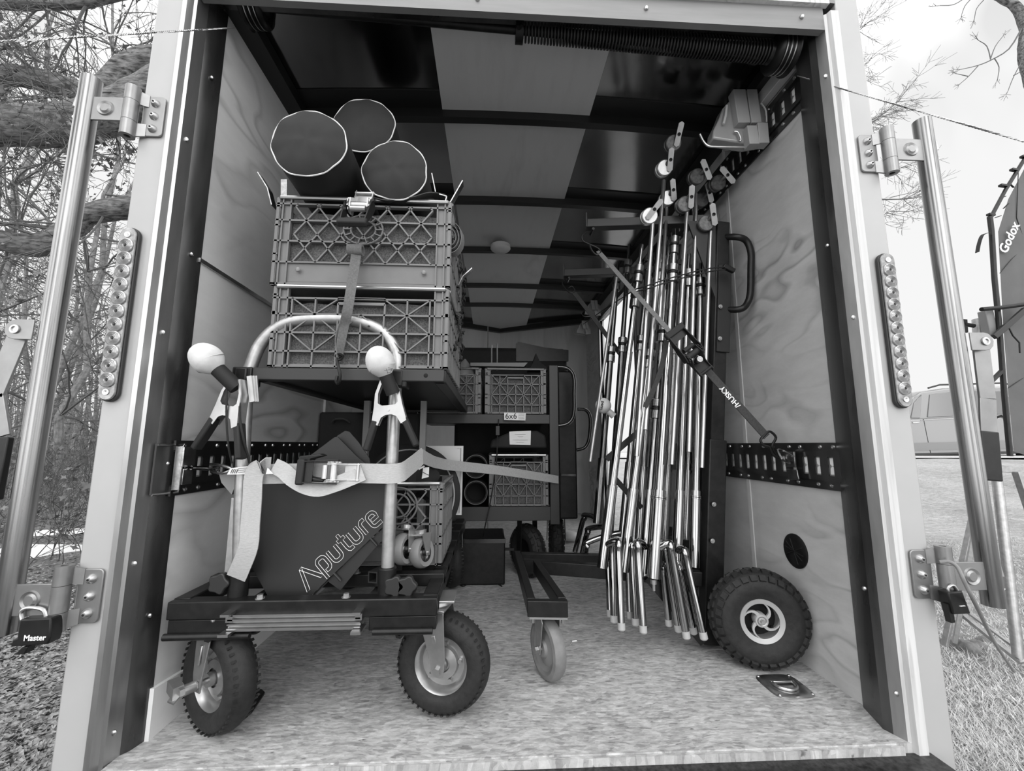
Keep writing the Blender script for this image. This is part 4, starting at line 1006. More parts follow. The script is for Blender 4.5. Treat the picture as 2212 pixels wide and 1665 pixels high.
for (p0, p1, y0, y1, w_) in (((1310, 992), (1385, 928), .62, .60, .022), ((1325, 1030), (1385, 1096), .75, .75, .02), ((1400, 1245), (1520, 1385), .50, .47, .035)):
    MB().bar(P(*p0, y0), P(*p1, y1), .02, w_).build('brace', 'black', sc)

# =============== c-stands ===============
def bent(p, f, col, hub, r=.012):
    pts = smoothpts([hub, (hub+p)/2+V((0, -.004, .006)), p+V((0, .004, -.002)), p+V((0, -.006, -.014)), p*.8+f*.2, f], 5)
    return pts
def cstand(label, bot, top, Yb, Yt, legs, sleeve=.62, dark=False, w0=.0165, joints=(), ring=False, foot=True):
    b, t_ = P(*bot, Yb), P(*top, Yt); d = (t_-b); Ln = d.length; d.normalize(); pt = lambda f: b+(t_-b)*f
    t = thing('c_stand', label, 'light stand', b, None); M0 = 'chrome' if not dark else 'chrome_dark'
    MB().tube([b, pt(.22*sleeve/.62)], w0*1.12, 24).build('base_sleeve', M0, t)
    MB().tube([pt(.20), pt(.62)], w0*.88, 20).build('lower_riser', M0, t)
    MB().tube([pt(.60), pt(.92)], w0*.70, 18).build('upper_riser', M0, t)
    MB().tube([pt(.91), pt(.985)], w0*.45, 12).build('spigot', M0, t)
    for f, s_ in (joints or ((.61, 1.25), (.9, 1.15))):
        m = MB(); o = pt(f); rj = w0*s_
        m.lathe([(w0*.7, -.045), (rj, -.043), (rj, -.012), (rj*.82, -.008), (rj*.82, .0), (rj*1.02, .004), (rj*1.02, .030), (rj*.75, .034), (w0*.6, .036)], o, d, 20); m.build('locking_collar', 'chrome_dull', t)
        MB().lathe([(w0*.9, -.003), (rj*.95, -.003), (rj*.95, .003), (w0*.9, .003)], o-d*.004, d, 20).build('collar_ring', 'black', t)
    if ring: MB().lathe([(w0*1.05, -.006), (w0*1.28, -.005), (w0*1.28, -.001), (w0*1.15, 0), (w0*1.28, .001), (w0*1.28, .005), (w0*1.05, .006)], pt(.2), d, 24).build('base_ring', M0, t)
    for (pk, ft, yp, yf) in legs:
        p, f = P(*pk, yp), P(*ft, yf); tt = max(.02, min(.9, (p.z-b.z)/max(.01, (t_-b).z))); hub = pt(tt*.72)
        lg = MB().tube(bent(p, f, b, hub), .0118, 16).build('leg', M0, t)
        if foot: dd = (f-p).normalized(); MB().tube([f-dd*.002, f+dd*.018, f+dd*.022], [.0125, .0125, .008], 14).build('foot_cap', 'foot', lg)
    return t
M['foot'] = mat('clear_foot_cap', .38, .5)
M['chrome_dark'] = mat('black_chrome', .16, .12, 1)
cstand('chrome stand, leftmost of the front row on the stand cart', (1301, 1226), (1388, 520), .46, .55, [((1314, 1206), (1318, 1318), .50, .47), ((1323, 1166), (1326, 1330), .46, .43), ((1335, 1168), (1342, 1346), .42, .38)], joints=((.80, 1.25), (.885, 1.2)))
cstand('chrome stand, second from the left in the front row on the stand cart', (1347, 1234), (1432, 525), .46, .55, [((1357, 1212), (1361, 1322), .50, .47), ((1364, 1172), (1372, 1336), .46, .43)])
cstand('chrome stand with two silver collars, third from the left in the front row', (1391, 1242), (1447, 510), .47, .56, [((1377, 1170), (1389, 1352), .42, .38)], joints=((.45, 1.4), (.68, 1.4)))
cstand('thickest chrome stand of the front row, with a stub pin at its foot', (1413, 1248), (1458, 500), .42, .52, [((1431, 1218), (1444, 1338), .46, .46), ((1436, 1176), (1464, 1350), .43, .42), ((1447, 1172), (1481, 1364), .40, .37)], w0=.0205, joints=((.86, 1.15), (.955, .95)), ring=True)
b_ = P(1412, 1262, .42); o = MB().tube([b_+V((0, 0, .016)), b_+V((0, 0, .002)), b_+V((0, 0, 0)), b_+V((0, 0, -.02))], [.011, .011, .006, .006], 12).build('stub_pin', 'zinc', [x for x in COL.objects if x.name.startswith('c_stand')][-1])
cstand('chrome stand, fifth from the left in the front row', (1461, 1232), (1489, 540), .47, .56, [((1467, 1220), (1496, 1355), .45, .44), ((1478, 1186), (1518, 1366), .41, .37)], joints=((.90, 1.35),))
cstand('chrome stand with a ringed sleeve, rightmost of the front row beside the mast', (1500, 1224), (1514, 560), .47, .55, [], ring=True, joints=((.90, 1.35),))
rear = [((1290, 1130), (1336, 560), [((1262, 1112), (1242, 1192), .93, .95)], 'dark stand, leftmost of the rear row, its leg bent towards the rear cart'),
        ((1316, 1150), (1360, 520), [((1270, 1142), (1256, 1205), .86, .9)], 'dark stand, second from the left of the rear row, leg bent low'),
        ((1345, 1160), (1405, 510), [((1268, 1172), (1262, 1215), .80, .84)], 'rear-row stand with the lowest bent leg, behind the second front stand'),
        ((1380, 1165), (1421, 530), [], 'rear-row stand glimpsed between the second and third front stands'),
        ((1435, 1165), (1470, 520), [], 'rear-row stand glimpsed left of the fifth front stand'),
        ((1480, 1165), (1502, 560), [], 'rear-row stand glimpsed right of the fifth front stand')]
for bt, tp, lg, lbl in rear: cstand(lbl, bt, tp, .80, .90, lg, dark=lbl.startswith('dark'), w0=.0165, foot=False)
o = MB().tube([P(1332, 600, .78), P(1275, 997, .70)], .0075, 14); o = o.build('grip_rod', 'alu_dull'); tag(o, 'thin grey rod leaning leftmost, its free end beside the rear cart handle', 'rod')

# ---- grip arms with heads and wing handles ----
def wing(o, cx, cy, Y, ang, rd, par, L_=.090, W=.036):
    """T-handle: tapered plate with a round hole, seen face on"""
    c = P(cx, cy, Y); n = (CAM-c).normalized(); n = (n+V((.12, 0, -.05))).normalized()
    u = V((math.sin(R(ang)), 0, math.cos(R(ang)))); u = (u-n*u.dot(n)).normalized(); x = u.cross(n)
    pr = [(.34, .5), (.46, .28), (.50, .0), (.46, -.28), (.34, -.5), (-.34, -.5), (-.46, -.28), (-.5, 0), (-.46, .28), (-.34, .5)]
    outer = []
    N_ = 24
    for k in range(N_):
        a = 2*math.pi*k/N_; dx, dy = math.sin(a), math.cos(a)
        # superellipse-ish boat
        hx, hy = W/2, L_/2
        t = 1/max(1e-6, (abs(dx/hx)**2.2+abs(dy/hy)**1.6)**(1/1.9)); t = min(t, hy*.97/abs(dy) if abs(dy) > .01 else 9)
        outer.append((dx*t, dy*t))
    ri = .0068; vs = []; fs = []
    for h in (0, -.012):
        for (a_, b_) in outer: vs.append(c+x*a_+u*b_+n*h)
        for k in range(N_): a = 2*math.pi*k/N_; vs.append(c+x*math.sin(a)*ri+u*math.cos(a)*ri+n*h)
    for k in range(N_):
        k2 = (k+1) % N_
        fs += [(k, k2, N_+k2, N_+k), (2*N_+k, 3*N_+k, 3*N_+k2, 2*N_+k2), (k, 2*N_+k, 2*N_+k2, k2), (N_+k, N_+k2, 3*N_+k2, 3*N_+k)]
    MB().add(vs, fs).build('wing_handle', 'grip_steel', par, ang=25)
    MB().tube([c-n*.002, c-n*.02], .0062, 12).build('handle_screw', 'hole', par)
    return c, n
M['grip_steel'] = mat('cast_grip_steel', .58, .38, .75, var=.05, scale=60)
M['grip_dark'] = mat('cast_grip_dark', .12, .5, .6, var=.05, scale=80)
def grip_arm(label, wx, wy, ang, dx, dy, Y, rod=None, face=True):
    t = thing('grip_rod', label, 'grip rod', P(wx, wy, Y)); c, n = wing(None, wx, wy, Y, ang, None, t)
    hc = P(dx, dy, Y+.045)
    hn = (c-hc).normalized()*.5+n*.7; hn.normalize()
    MB().lathe([(0, .020), (.028, .020), (.031, .017), (.031, .004), (.027, .002), (.027, -.002), (.031, -.004), (.031, -.02), (.028, -.026), (0, -.026)], hc, hn, 32).build('grip_head', 'grip_steel' if face else 'grip_dark', t)
    MB().tube([hc, c-n*.008], .009, 12).build('neck', 'grip_dark', t)
    if rod:
        (x0, y0, x1, y1) = rod; a = P(x0, y0, Y+.045); b = P(x1, y1, .40)
        MB().tube([a, b], .0078, 16).build('arm_rod', 'alu_rod', t)
    return t
M['alu_rod'] = mat('brushed_rod', .45, .28, .95, var=.05, scale=30)
grip_arm('grip rod with bright wing handle, lowest left of the cluster above the stands', 1414, 452, 33, 1401, 468, .42, (1410, 480, 1375, 985))
grip_arm('grip rod whose bright wing handle stands second highest, with a stamped disc head', 1449, 345, 3, 1433, 365, .44, (1434, 390, 1394, 928))
grip_arm('grip rod with the topmost wing handle of the cluster, dim and furthest back', 1467, 290, 10, 1452, 312, .40, None, False)
grip_arm('grip rod with upright wing handle just below the second highest one', 1455, 410, -5, 1440, 430, .50, (1440, 450, 1424, 700), True)
grip_arm('grip rod with upright wing handle in the middle of the cluster', 1494, 425, 2, 1477, 443, .43, (1484, 455, 1451, 1003), False)
grip_arm('grip rod with wing handle leaning left, second from the right at the top', 1526, 366, -20, 1503, 383, .46, (1504, 420, 1488, 976), False)
grip_arm('grip rod with the rightmost wing handle, tilted strongly left', 1572, 378, -38, 1548, 397, .47, None, False)
grip_arm('grip rod with dark wing handle half hidden above the lowest right one', 1533, 416, -12, 1513, 434, .58, None, False)
grip_arm('grip rod with the lowest right wing handle beside the cart mast', 1542, 463, -7, 1522, 485, .43, (1535, 500, 1516, 1010), False)

# ---- bungee round the stands ----
bt = thing('bungee_cord', 'black twisted bungee cord lashed round the stands with a toggle', 'cord', P(1470, 600, .38))
for o_ in (0, 7):
    MB().tube(smoothpts([P(1368, 626+o_*.6, .50), P(1395, 618+o_, .42), P(1430, 606+o_, .40), P(1480, 592+o_, .385), P(1530, 580+o_, .385), P(1568, 577+o_*.6, .42)], 4), .0026, 8).build('cord', 'blackmatte', bt)
MB().bar(P(1562, 574, .42), P(1586, 586, .42), .018, .016, (0, 1, 0)).build('toggle', 'black', bt, bevel=.003)
MB().tube(smoothpts([P(1260, 700, 1.0), P(1310, 665, .9), P(1368, 628, .52)], 4), .0022, 6).build('cord', 'blackmatte', bt)
# ---- black ratchet strap to the right wall ----
hs = thing('ratchet_strap', 'black ratchet strap printed HUSKY running diagonally over the stands to the wall', 'strap', P(1500, 780, .33))
p0, p1, p2, p3, p4 = P(1292, 542, .585), P(1365, 625, .47), P(1436, 704, .365), P(1515, 786, .33), P(1656, 943, .33)
wdv = (.2, -.25, .7)
MB().ribbon(smoothpts([p0, p1, p2, P(1452, 726, .35)], 5), (.75, .1, .65), .018, .0025).build('webbing', 'strap_g', hs)
MB().ribbon([p3, (p3+p4)/2, p4], (.75, -.05, .65), .026, .004).build('webbing', 'strap_d', hs)
MB().ribbon(smoothpts([P(1455, 715, .34), P(1434, 745, .345), P(1425, 790, .35), P(1412, 840, .36), P(1393, 880, .38)], 4), (1, .2, 0), [.026]*20, .002).build('loose_tail', 'strap_d', hs) if False else MB().ribbon(smoothpts([P(1440, 735, .36), P(1430, 790, .365), P(1412, 840, .375), P(1393, 880, .385)], 4), (1, .2, .1), .020, .002).build('loose_tail', 'strap_d', hs)
ratchet('ratchet_buckle', '', P(1494, 772, .325), (p3-p2)*-1, (-.0, -1, .0), 1.15, parent=hs, open_=10, body='blackmatte')
q = P(1511, 776, .285); MB().lathe([(0, .004), (.010, .004), (.0115, 0), (.0115, -.02), (0, -.02)], q, (0, -1, .1), 28).build('ratchet_cap', 'chrome_dull', hs)
nrm = V((-.1, -1, 0)); tx = (p3-p4).normalized(); 
ty = tx.cross(V((0, -1, 0))); ty = -ty if ty.dot(V((-1, 0, -1))) < 0 else ty
wz = tx.cross(ty); 
if wz.dot(V((0, -1, 0))) < 0: ty = -ty
text('/HUSKY', 'strap_lettering', 'whiteink', P(1577, 857, .33-.006), tx, ty, .026, hs, bold=True)
MB().tube(smoothpts([P(1655, 935, .33), P(1643, 950, .33), P(1650, 962, .33), P(1662, 966, .33), P(1668, 980, .335), P(1680, 988, .34), P(1668, 965, .335), P(1676, 945, .33), P(1664, 932, .33), P(1655, 935, .33)], 4), .0042, 8).build('coated_hook', 'black', hs)
m = MB(); qe = PX(1708, 1000, WR-.028); m.box((WR-.028, qe.y, qe.z+.012), (.006, .045, .05)); m.prism([qe+V((0, -.03, -.02)), qe+V((0, .02, -.02)), qe+V((0, .01, -.055)), qe+V((0, -.035, -.05))], (-.004, 0, 0)); m.build('track_fitting', 'chrome_dull', hs, bevel=.001)
MB().tube(smoothpts([PX(1712, 985, WR-.04), P(1695, 975, .33), P(1680, 972, .33), P(1690, 992, .33), PX(1706, 1000, WR-.04)], 4), .004, 8).build('fitting_ring', 'chrome_dull', hs)
# hook ends on the arms
MB().tube(smoothpts([P(1268, 500, .60), P(1258, 508, .60), P(1260, 520, .6), P(1275, 528, .59), P(1292, 536, .585), P(1298, 545, .58), P(1288, 550, .58), P(1278, 540, .585), P(1274, 528, .59)], 4), .0038, 8).build('arm_hook', 'black', hs)
rs = thing('ratchet_strap', 'dark strap hooked to the rear support arm, running down past the side door', 'strap', P(1290, 700, .9))
MB().ribbon(smoothpts([P(1240, 632, .98), P(1285, 690, .93), P(1340, 765, .88)], 4), (.75, .1, .65), .022, .003).build('webbing', 'strap_d', rs)
MB().tube(smoothpts([P(1222, 602, 1.0), P(1214, 610, 1.0), P(1222, 624, .99), P(1232, 632, .98), P(1242, 628, .98), P(1236, 618, .98), P(1228, 622, .98)], 4), .0038, 8).build('arm_hook', 'black', rs)
# ---- felt ball ----
tb = thing('tennis_ball', 'pale tennis ball printed penn on a stand end beside the rear cart', 'ball', P(1305, 876, .72))
bc = P(1303, 876, .74); MB().sphere(bc, .034, 28).build('felt_ball', 'ball', tb)
MB().tube(smoothpts([bc+V((.028, -.01, .016)), bc+V((.02, -.025, -.0)), bc+V((.026, -.012, -.02))], 5), .001, 5).build('seam', 'lightplastic', tb)
dv = (CAM-bc).normalized(); text('penn', 'ball_print', 'ink', bc+dv*.0345+V((-.004, 0, 0)), (-.25, 0, -1), (1, 0, -.25), .020, tb, bold=True)
MB().tube([bc+V((.02, 0, -.022)), bc+V((.045, -.0, -.045))], [.013, .015], 14).build('rubber_stub', 'lightplastic', tb)
# =============== rear cart in the depth of the trailer ===============
YR = 1.20
rc = thing('shelf_cart', 'black two-shelf cart with knobby tyres at the back of the trailer', 'cart', (.1, 1.3, 0))
rp_ = P(1196, 1100, YR)
px_ = (P(1196, 800, YR).x+rp_.x)/2
MB().box((px_, YR, .71), (.05, .04, .84)).build('corner_post', 'wood_bar', rc, bevel=.003)
MB().box((-.42, YR, .71), (.05, .04, .84)).build('corner_post', 'wood_bar', rc, bevel=.003)
for z, nm_, h in ((.835, 'upper_shelf', .05), (.345, 'lower_shelf', .07)):
    m = MB(); m.box(((px_-.42)/2, YR, z), (px_+.42, .035, h)); m.box(((px_-.42)/2, YR+.38, z), (px_+.42, .7, .012)); m.build(nm_, 'wood_bar', rc, bevel=.002)
YH2 = YR+.02
MB().tube(smoothpts([P(1200, 792, YH2), P(1225, 795, YH2), P(1239, 812, YH2), P(1240, 850, YH2), P(1239, 895, YH2), P(1226, 915, YH2), P(1200, 920, YH2)], 4), .0095, 12).build('grab_handle', 'black_shiny', rc) if False else None
M['black_shiny'] = mat('glossy_black_tube', .02, .15, .2, coat=1)
for (pts, y) in (([(1200, 792), (1225, 795), (1239, 812), (1240, 850), (1239, 895), (1226, 915), (1200, 920)], YR+.02), ([(1248, 884), (1266, 886), (1275, 903), (1273, 945), (1264, 966), (1246, 972)], YR+.30)):
    MB().tube(smoothpts([P(a, b, y) for a, b in pts], 4), .0105, 12).build('grab_handle', 'black_shiny', rc)
for (cx_, cy_, yy, ax_) in ((.205, .14, 1.31, (-.85, -.5, 0)), (.40, .14, 1.55, (-.98, .1, 0))):
    w_ = bpy.data.objects.new('knobby_wheel', None); COL.objects.link(w_); w_.parent = rc; c = V((cx_, yy, .135)); w_.location = c-rc.location
    m = MB(); tyre(m, c, ax_, .132, .042, .06, knob=22, n=44); m.build('tyre', 'rubber', w_)
    MB().lathe([(0, -.02), (.06, -.02), (.06, .02), (0, .02)], c, ax_, 24).build('rim', 'black', w_)
    f = MB(); a = V(ax_).normalized()
    for s_ in (-1, 1): f.bar(c+a*s_*.055, V((c.x, c.y, .31))+a*s_*.05, .004, .04, a.cross(V((0, 0, 1))))
    f.box((c.x, c.y, .30), (.10, .10, .008)); f.build('fork', 'black', w_)
MB().bar(P(1040, 1186, 1.3), P(1110, 1186, 1.3), .012, .012).build('axle_bar', 'black', rc)
# crates on it
c0 = P(1047, 905, YR-.01); w_ = P(1180, 905, YR-.01).x-c0.x
crate('grey plastic crate of the rear cart on the upper shelf carrying the 6x6 paper label', (c0.x, YR-.015, .862), w_, .45, .245, 'star', liner=True)
kx = P(1042, 905, YR).x; crate('grey plastic crate of the rear cart on the upper shelf, left of the labelled one', (kx-w_-.01, YR-.015, .862), w_, .45, .245, 'star', liner=True)
c1_ = P(1056, 1090, YR); crate('grey plastic crate of the rear cart on the lower shelf under the black pouch', (c1_.x, YR-.015, .382), P(1184, 1090, YR).x-c1_.x, .45, .262, 'star', liner=True)
o = MB().prism([P(1089, 891, YR-.05), P(1136, 892, YR-.05), P(1135, 908, YR-.05), P(1089, 907, YR-.05)], (0, .0015, 0)).build('paper_label', 'paper'); tag(o, 'white paper label reading 6x6 on the rear upper crate', 'label')
text('6x6', 'label_writing', 'ink', P(1104, 899, YR-.0515), (1, 0, .02), (0, 0, 1), .042, o)
for i in range(4): MB().bar(P(1120, 894+i*3.4, YR-.0515), P(1133, 894+i*3.4, YR-.0515), .0006, .003, (0, 1, 0)).build('scribble', 'ink', o)
pb = thing('black_pouch', 'black fabric pouch with a clear label pocket on the lower rear crate', 'bag', P(1120, 950, YR+.1))
m = MB(); m.prism([P(1058, 968, YR+.02), P(1062, 950, YR+.02), P(1085, 940, YR+.02), P(1105, 932, YR+.02), P(1160, 930, YR+.02), P(1178, 940, YR+.02), P(1182, 968, YR+.02)], (0, .2, 0)); m.build('pouch_body', 'bag', pb, bevel=.01)
o = MB().prism([P(1100, 932, YR+.012), P(1147, 930, YR+.012), P(1146, 961, YR+.012), P(1101, 960, YR+.012)], (0, .002, 0)).build('label_pocket', 'paper', pb)
for i, (a, b, yy) in enumerate(((1112, 1136, 938), (1118, 1130, 943), (1108, 1140, 950), (1115, 1132, 955))): MB().bar(P(a, yy, YR+.010), P(b, yy, YR+.010), .0006, .003, (0, 1, 0)).build('label_print', 'ink', o)
for i, (cy_, lb) in enumerate(((1002, 'upper of two coiled black tubes left of the lower rear crate'), (1062, 'lower of two coiled black tubes left of the lower rear crate'))):
    t = thing('rolled_tube', lb, 'tube', P(1028, cy_, YR)); c = P(1028, cy_, YR+.02)
    c.z = .382+.066 if cy_ > 1030 else .382+.066*3+.004
    MB().lathe([(.052, 0), (.064, 0), (.064, .4), (.052, .4), (.052, 0)], c, (0, 1, 0), 32).build('tube_wall', 'bag', t)
    MB().tube([c+V((math.cos(2*math.pi*k/32)*.060, -.003, math.sin(2*math.pi*k/32)*.060)) for k in range(32)], .0015, 5, closed=True).build('tube_edge', 'greyplastic', t)
    MB().lathe([(0, .1), (.052, .1), (.052, .11), (0, .11)], c, (0, 1, 0), 32).build('tube_inside', 'hole', t)
# black boards and cases behind
o = thing('black_case', 'tall black case leaning behind the rear cart, showing right of its post', 'case', (.42, 1.45, .35))
a, b = P(1208, 800, 1.38), P(1246, 1122, 1.38); MB().box(((a.x+b.x)/2, 1.5, (a.z+b.z)/2), (b.x-a.x+.02, .22, a.z-b.z)).build('case_body', 'black', o, bevel=.01)
MB().bar(P(1212, 1025, 1.365), P(1244, 1026, 1.365), .01, .012).build('case_band', 'black_shiny', o)
o = thing('black_case', 'wide black case with rounded corner standing behind the upper rear crates', 'case', (.1, 1.8, .4))
a, b = P(985, 745, 1.72), P(1228, 900, 1.72); MB().box(((a.x+b.x)/2, 1.82, (a.z-.1+.4)/2+.0), (b.x-a.x, .2, a.z-.02-.3)).build('case_body', 'bag', o, bevel=.03)
m = MB(); m.prism([P(1115, 742, 1.71), P(1120, 738, 1.71), P(1175, 750, 1.71), P(1228, 756, 1.71), P(1228, 780, 1.71), P(1115, 780, 1.71)], (0, .02, 0)); m.build('case_flap', 'black', o)
o = thing('grey_cloth_bag', 'pale pointed cloth bag in the left upper rear crate', 'bag', P(1000, 790, YR+.2))
c = P(1002, 815, YR+.18); m = MB(); m.lathe([(0, -.08), (.06, -.07), (.07, -.01), (.055, .04), (.025, .085), (.004, .11)], c, (.05, 0, 1), 24); m.build('cloth', 'greyplastic', o)
o = thing('black_cloth', 'black pointed cloth poking out of the labelled rear crate', 'cloth', P(1165, 790, YR+.2))
MB().prism([P(1140, 800, YR+.2), P(1150, 785, YR+.2), P(1158, 762, YR+.2), (P(1166, 780, YR+.2)), P(1180, 790, YR+.2), P(1185, 800, YR+.2)], (0, .08, 0)).build('cloth_fold', 'bag', o, bevel=.004)
for i, (x, y0, y1) in enumerate(((1062, 745, 800), (1074, 742, 800), (1054, 705, 1150))):
    o = MB().tube([P(x, y1, YR+.25 if i < 2 else 2.2), P(x, y0, YR+.25 if i < 2 else 2.2)], .004, 8).build('metal_rod', 'galv'); tag(o, ['left one of two upright steel rods in the rear crates', 'right one of two upright steel rods in the rear crates', 'steel rod standing furthest back below the nose ceiling'][i], 'rod')
o = MB().prism([P(1016, 783, YR+.1), P(1140, 783, YR+.1), P(1132, 792, YR+.1), P(1016, 790, YR+.1)], (0, .12, 0)).build('metal_tray', 'tray'); tag(o, 'shallow steel tray lying across the rear upper crates', 'tray')
o = MB().box((.02-.06, 1.32, .11), (.24, .3, .22)).build('black_bin', 'black', bevel=.008); o2 = o; tag(o, 'black bin on the floor below the rear cart, behind the front cart wheel', 'bin')
MB().box((-.04, 1.165, .215), (.245, .01, .02)).build('bin_rim', 'black_shiny', o)
o = MB(); c = PZ(1232, 1158, .04); o.sphere(c, .07, 24, (1.0, .8, .5)); o = o.build('door_light_form', 'lightplastic'); o.location.z += 0; tag(o, 'white rounded form standing for the light on the floor at the side door', 'bag')  # white solid added in place of floor light from the open door
# loose black cables
o = MB().tube(smoothpts([P(1077, 905, YR-.05), P(1075, 940, YR-.05), P(1072, 1000, YR-.06), P(1060, 1080, YR-.07), P(1045, 1150, YR-.02), PZ(1036, 1200, .004), PZ(1044, 1240, .004), PZ(1062, 1252, .004), PZ(1084, 1266, .004)], 6), .0032, 6).build('black_cable', 'blackmatte'); tag(o, 'black cable hanging from the rear cart down to the floor', 'cable')
MB().box(P(1075, 930, YR-.055), (.022, .012, .05)).build('cable_toggle', 'black', o, bevel=.002)
o = MB().tube(smoothpts([PZ(986, 1240, .004), PZ(988, 1256, .004), PZ(1000, 1266, .004), PZ(1012, 1258, .004), PZ(1004, 1252, .004), PZ(994, 1262, .004)], 6), .0032, 6).build('cable_end', 'blackmatte'); tag(o, 'short curl of black cord lying alone on the floor', 'cord')
# ceiling dome light
dl = thing('dome_light', 'small round dome light on the ceiling between the roof bows', 'ceiling light', P(1080, 545, 1.62))
c = P(1081, 552, 1.62); c.z = ZC-.03
MB().lathe([(.066, .022), (.068, .0), (.062, -.008), (.045, -.018), (0, -.024)], c, (0, 0, 1), 32).build('diffuser', 'lightplastic', dl)
MB().lathe([(0, .03), (.05, .03), (.05, .018), (0, .018)], c, (0, 0, 1), 24).build('light_base', 'greyplastic', dl)
MB().tube(smoothpts([c+V((-.01, -.02, .02)), c+V((-.02, -.05, .035)), c+V((0, -.06, .045)), c+V((.02, -.045, .03))], 4), .0015, 5).build('light_wire', 'greyplastic', dl)
# =============== fittings of the trailer ===============
def etrack(label, side, y0, y1, z0, z1, x=None, nslot=None, group=None, end=True):
    """steel tie-down rail with vertical slots, flanged top and bottom; side=-1 left wall, 1 right wall"""
    X0 = (WL if side < 0 else WR); inw = -side; t = thing('tie_down_track', label, 'tie-down track', (X0, y0, (z0+z1)/2), group)
    H = z1-z0; fz = H*.19; th = .003; out = .010
    m = MB()
    m.box((X0+inw*.004, (y0+y1)/2, z1-fz/2), (.006, y1-y0, fz)); m.box((X0+inw*.004, (y0+y1)/2, z0+fz/2), (.006, y1-y0, fz))
    m.box((X0+inw*(out/2), (y0+y1)/2, z1-fz), (out, y1-y0, th)); m.box((X0+inw*(out/2), (y0+y1)/2, z0+fz), (out, y1-y0, th))
    m.build('flange', 'etrack', t, smooth=False)
    m = MB(); a, b = z0+fz, z1-fz; sh = (b-a)*.18; xx = X0+inw*out
    m.box((xx, (y0+y1)/2, b-sh/2), (th, y1-y0, sh)); m.box((xx, (y0+y1)/2, a+sh/2), (th, y1-y0, sh))
    pitch = .0508; n = int((y1-y0)/pitch); sw = .021
    for i in range(n+1):
        ya = y0+i*pitch; yb = min(ya+pitch-sw, y1)
        if yb > ya: m.box((xx, (ya+yb)/2, (a+b)/2), (th, yb-ya, b-a-2*sh))
    m.build('slotted_plate', 'etrack', t, smooth=False)
    m = MB()
    for i in range(n):
        ya = y0+i*pitch+pitch-sw
        for zz, s_ in ((b-sh*1.5, 1), (a+sh*1.5, -1)):
            m.prism([(xx-inw*.004, ya+.001, zz+s_*.004), (xx-inw*.004, ya+sw-.001, zz+s_*.004), (xx-inw*.004, ya+sw-.002, zz-s_*.014), (xx-inw*.004, ya+sw*.5, zz-s_*.020), (xx-inw*.004, ya+.002, zz-s_*.014)], (-inw*.001, 0, 0))
    tag(m.build('slot_lit_plywood', 'ply_low', t, smooth=False), None, kind='stuff')  # pale plates added in the slots imitate lit plywood behind the rail
    m = MB(); k = 0
    yy = y0+.03
    rv = MB()
    while yy < min(y1, y0+1.0):
        for zz in (z1-fz*.5, z0+fz*.5): rv.cut(); rv.lathe([(.0065, 0), (.0055, .003), (.002, .0035), (0, .002)], (X0+inw*.007, yy+(.02 if zz < z0+fz else 0), zz), (inw, 0, 0), 10)
        yy += .085 if k % 2 else .05; k += 1
    rv.build('rivet', 'galv', t)
    return t
etrack('black slotted tie-down track along the left wall behind the cart', -1, .075, 1.35, .568, .708)
etrack('black slotted tie-down track at waist height on the right wall', 1, .118, 1.30, .568, .708)
etrack('black slotted tie-down track high on the right wall under the ceiling', 1, .12, 1.60, 1.80, 1.94)
# short stub of track left on the jamb
t = thing('track_stub', 'short steel track stub riveted over the left door jamb', 'track', (-.82, .05, .64))
MB().prism([(-.828, .035, .575), (-.812, .10, .575), (-.812, .10, .70), (-.828, .035, .70)], (.006, -.002, 0)).build('stub_plate', 'darksteel', t)
MB().tube([(-.822, .035, .697), (-.806, .098, .697), (-.803, .098, .66), (-.803, .098, .61), (-.806, .098, .576), (-.822, .035, .576)], .003, 8).build('stub_lip', 'galv', t)
# pale batten above the upper track
o = MB().box((WR-.02, .34, 1.975), (.03, .40, .05)).build('wood_batten', 'ply_c', bevel=.002); tag(o, 'grey wooden batten above the high right track', 'batten')
# ---- plastic winch-like holders on the high track ----
def holder(label, px, py, Y, s):
    t = thing('clear_holder', label, 'holder', P(px, py, Y)); q = lambda a, b, d=0: P(px+a*s, py+b*s, Y+d)
    m = MB(); m.prism([q(-55, 5), q(-48, -15), q(-28, -38), q(-18, -38), q(20, -38), q(48, -10), q(55, 25), q(50, 55), q(8, 62), q(-70, 50), q(-68, 32)], (0, .05*s, 0)); m.build('clear_case', 'clearcase', t, bevel=.006*s)
    for i, (a, b, w_, h, dx) in enumerate(((-26, -56, 27, 72, 11), (4, -56, 22, 72, 10), (4, 22, 22, 40, 6), (27, 16, 22, 44, 4))):
        m = MB(); m.prism([q(a, b, -.03), q(a+w_, b, -.03), q(a+w_+dx, b+h, -.03), q(a+dx, b+h, -.03)], (0, .035*s, 0)); m.build('light_block', 'block', t, bevel=.002*s)
    MB().tube([q(-40, -20, -.012), q(-42, 0, -.012), q(-47, 20, -.012)], .0045*s, 8).build('latch', 'lightplastic', t)
    MB().tube(smoothpts([q(34, -25, -.02), q(44, -10, -.02), q(46, 16, -.02)], 4), .003*s, 8).build('latch', 'lightplastic', t)
    MB().tube(smoothpts([q(-98, 42), q(-90, 58), q(-80, 67), q(-62, 69), q(0, 70)], 4), .004*s, 8).build('bent_wire', 'galv', t)
    MB().tube(smoothpts([q(-24, 36, -.01), q(-16, 38, -.012), q(-10, 52, -.012), q(-12, 58, -.01)], 4), .0035*s, 8).build('small_hook', 'galv', t)
    return t
M['block'] = mat('pale_grey_block', .34, .5)
holder('clear plastic holder with pale blocks at the front of the high right track', 1610, 248, .30, 1)
holder('clear plastic holder with pale blocks further back, above the side door', 1283, 664, 2.6, .28)
holder('clear plastic holder with pale blocks furthest back on the nose wall', 1263, 706, 2.95, .25)
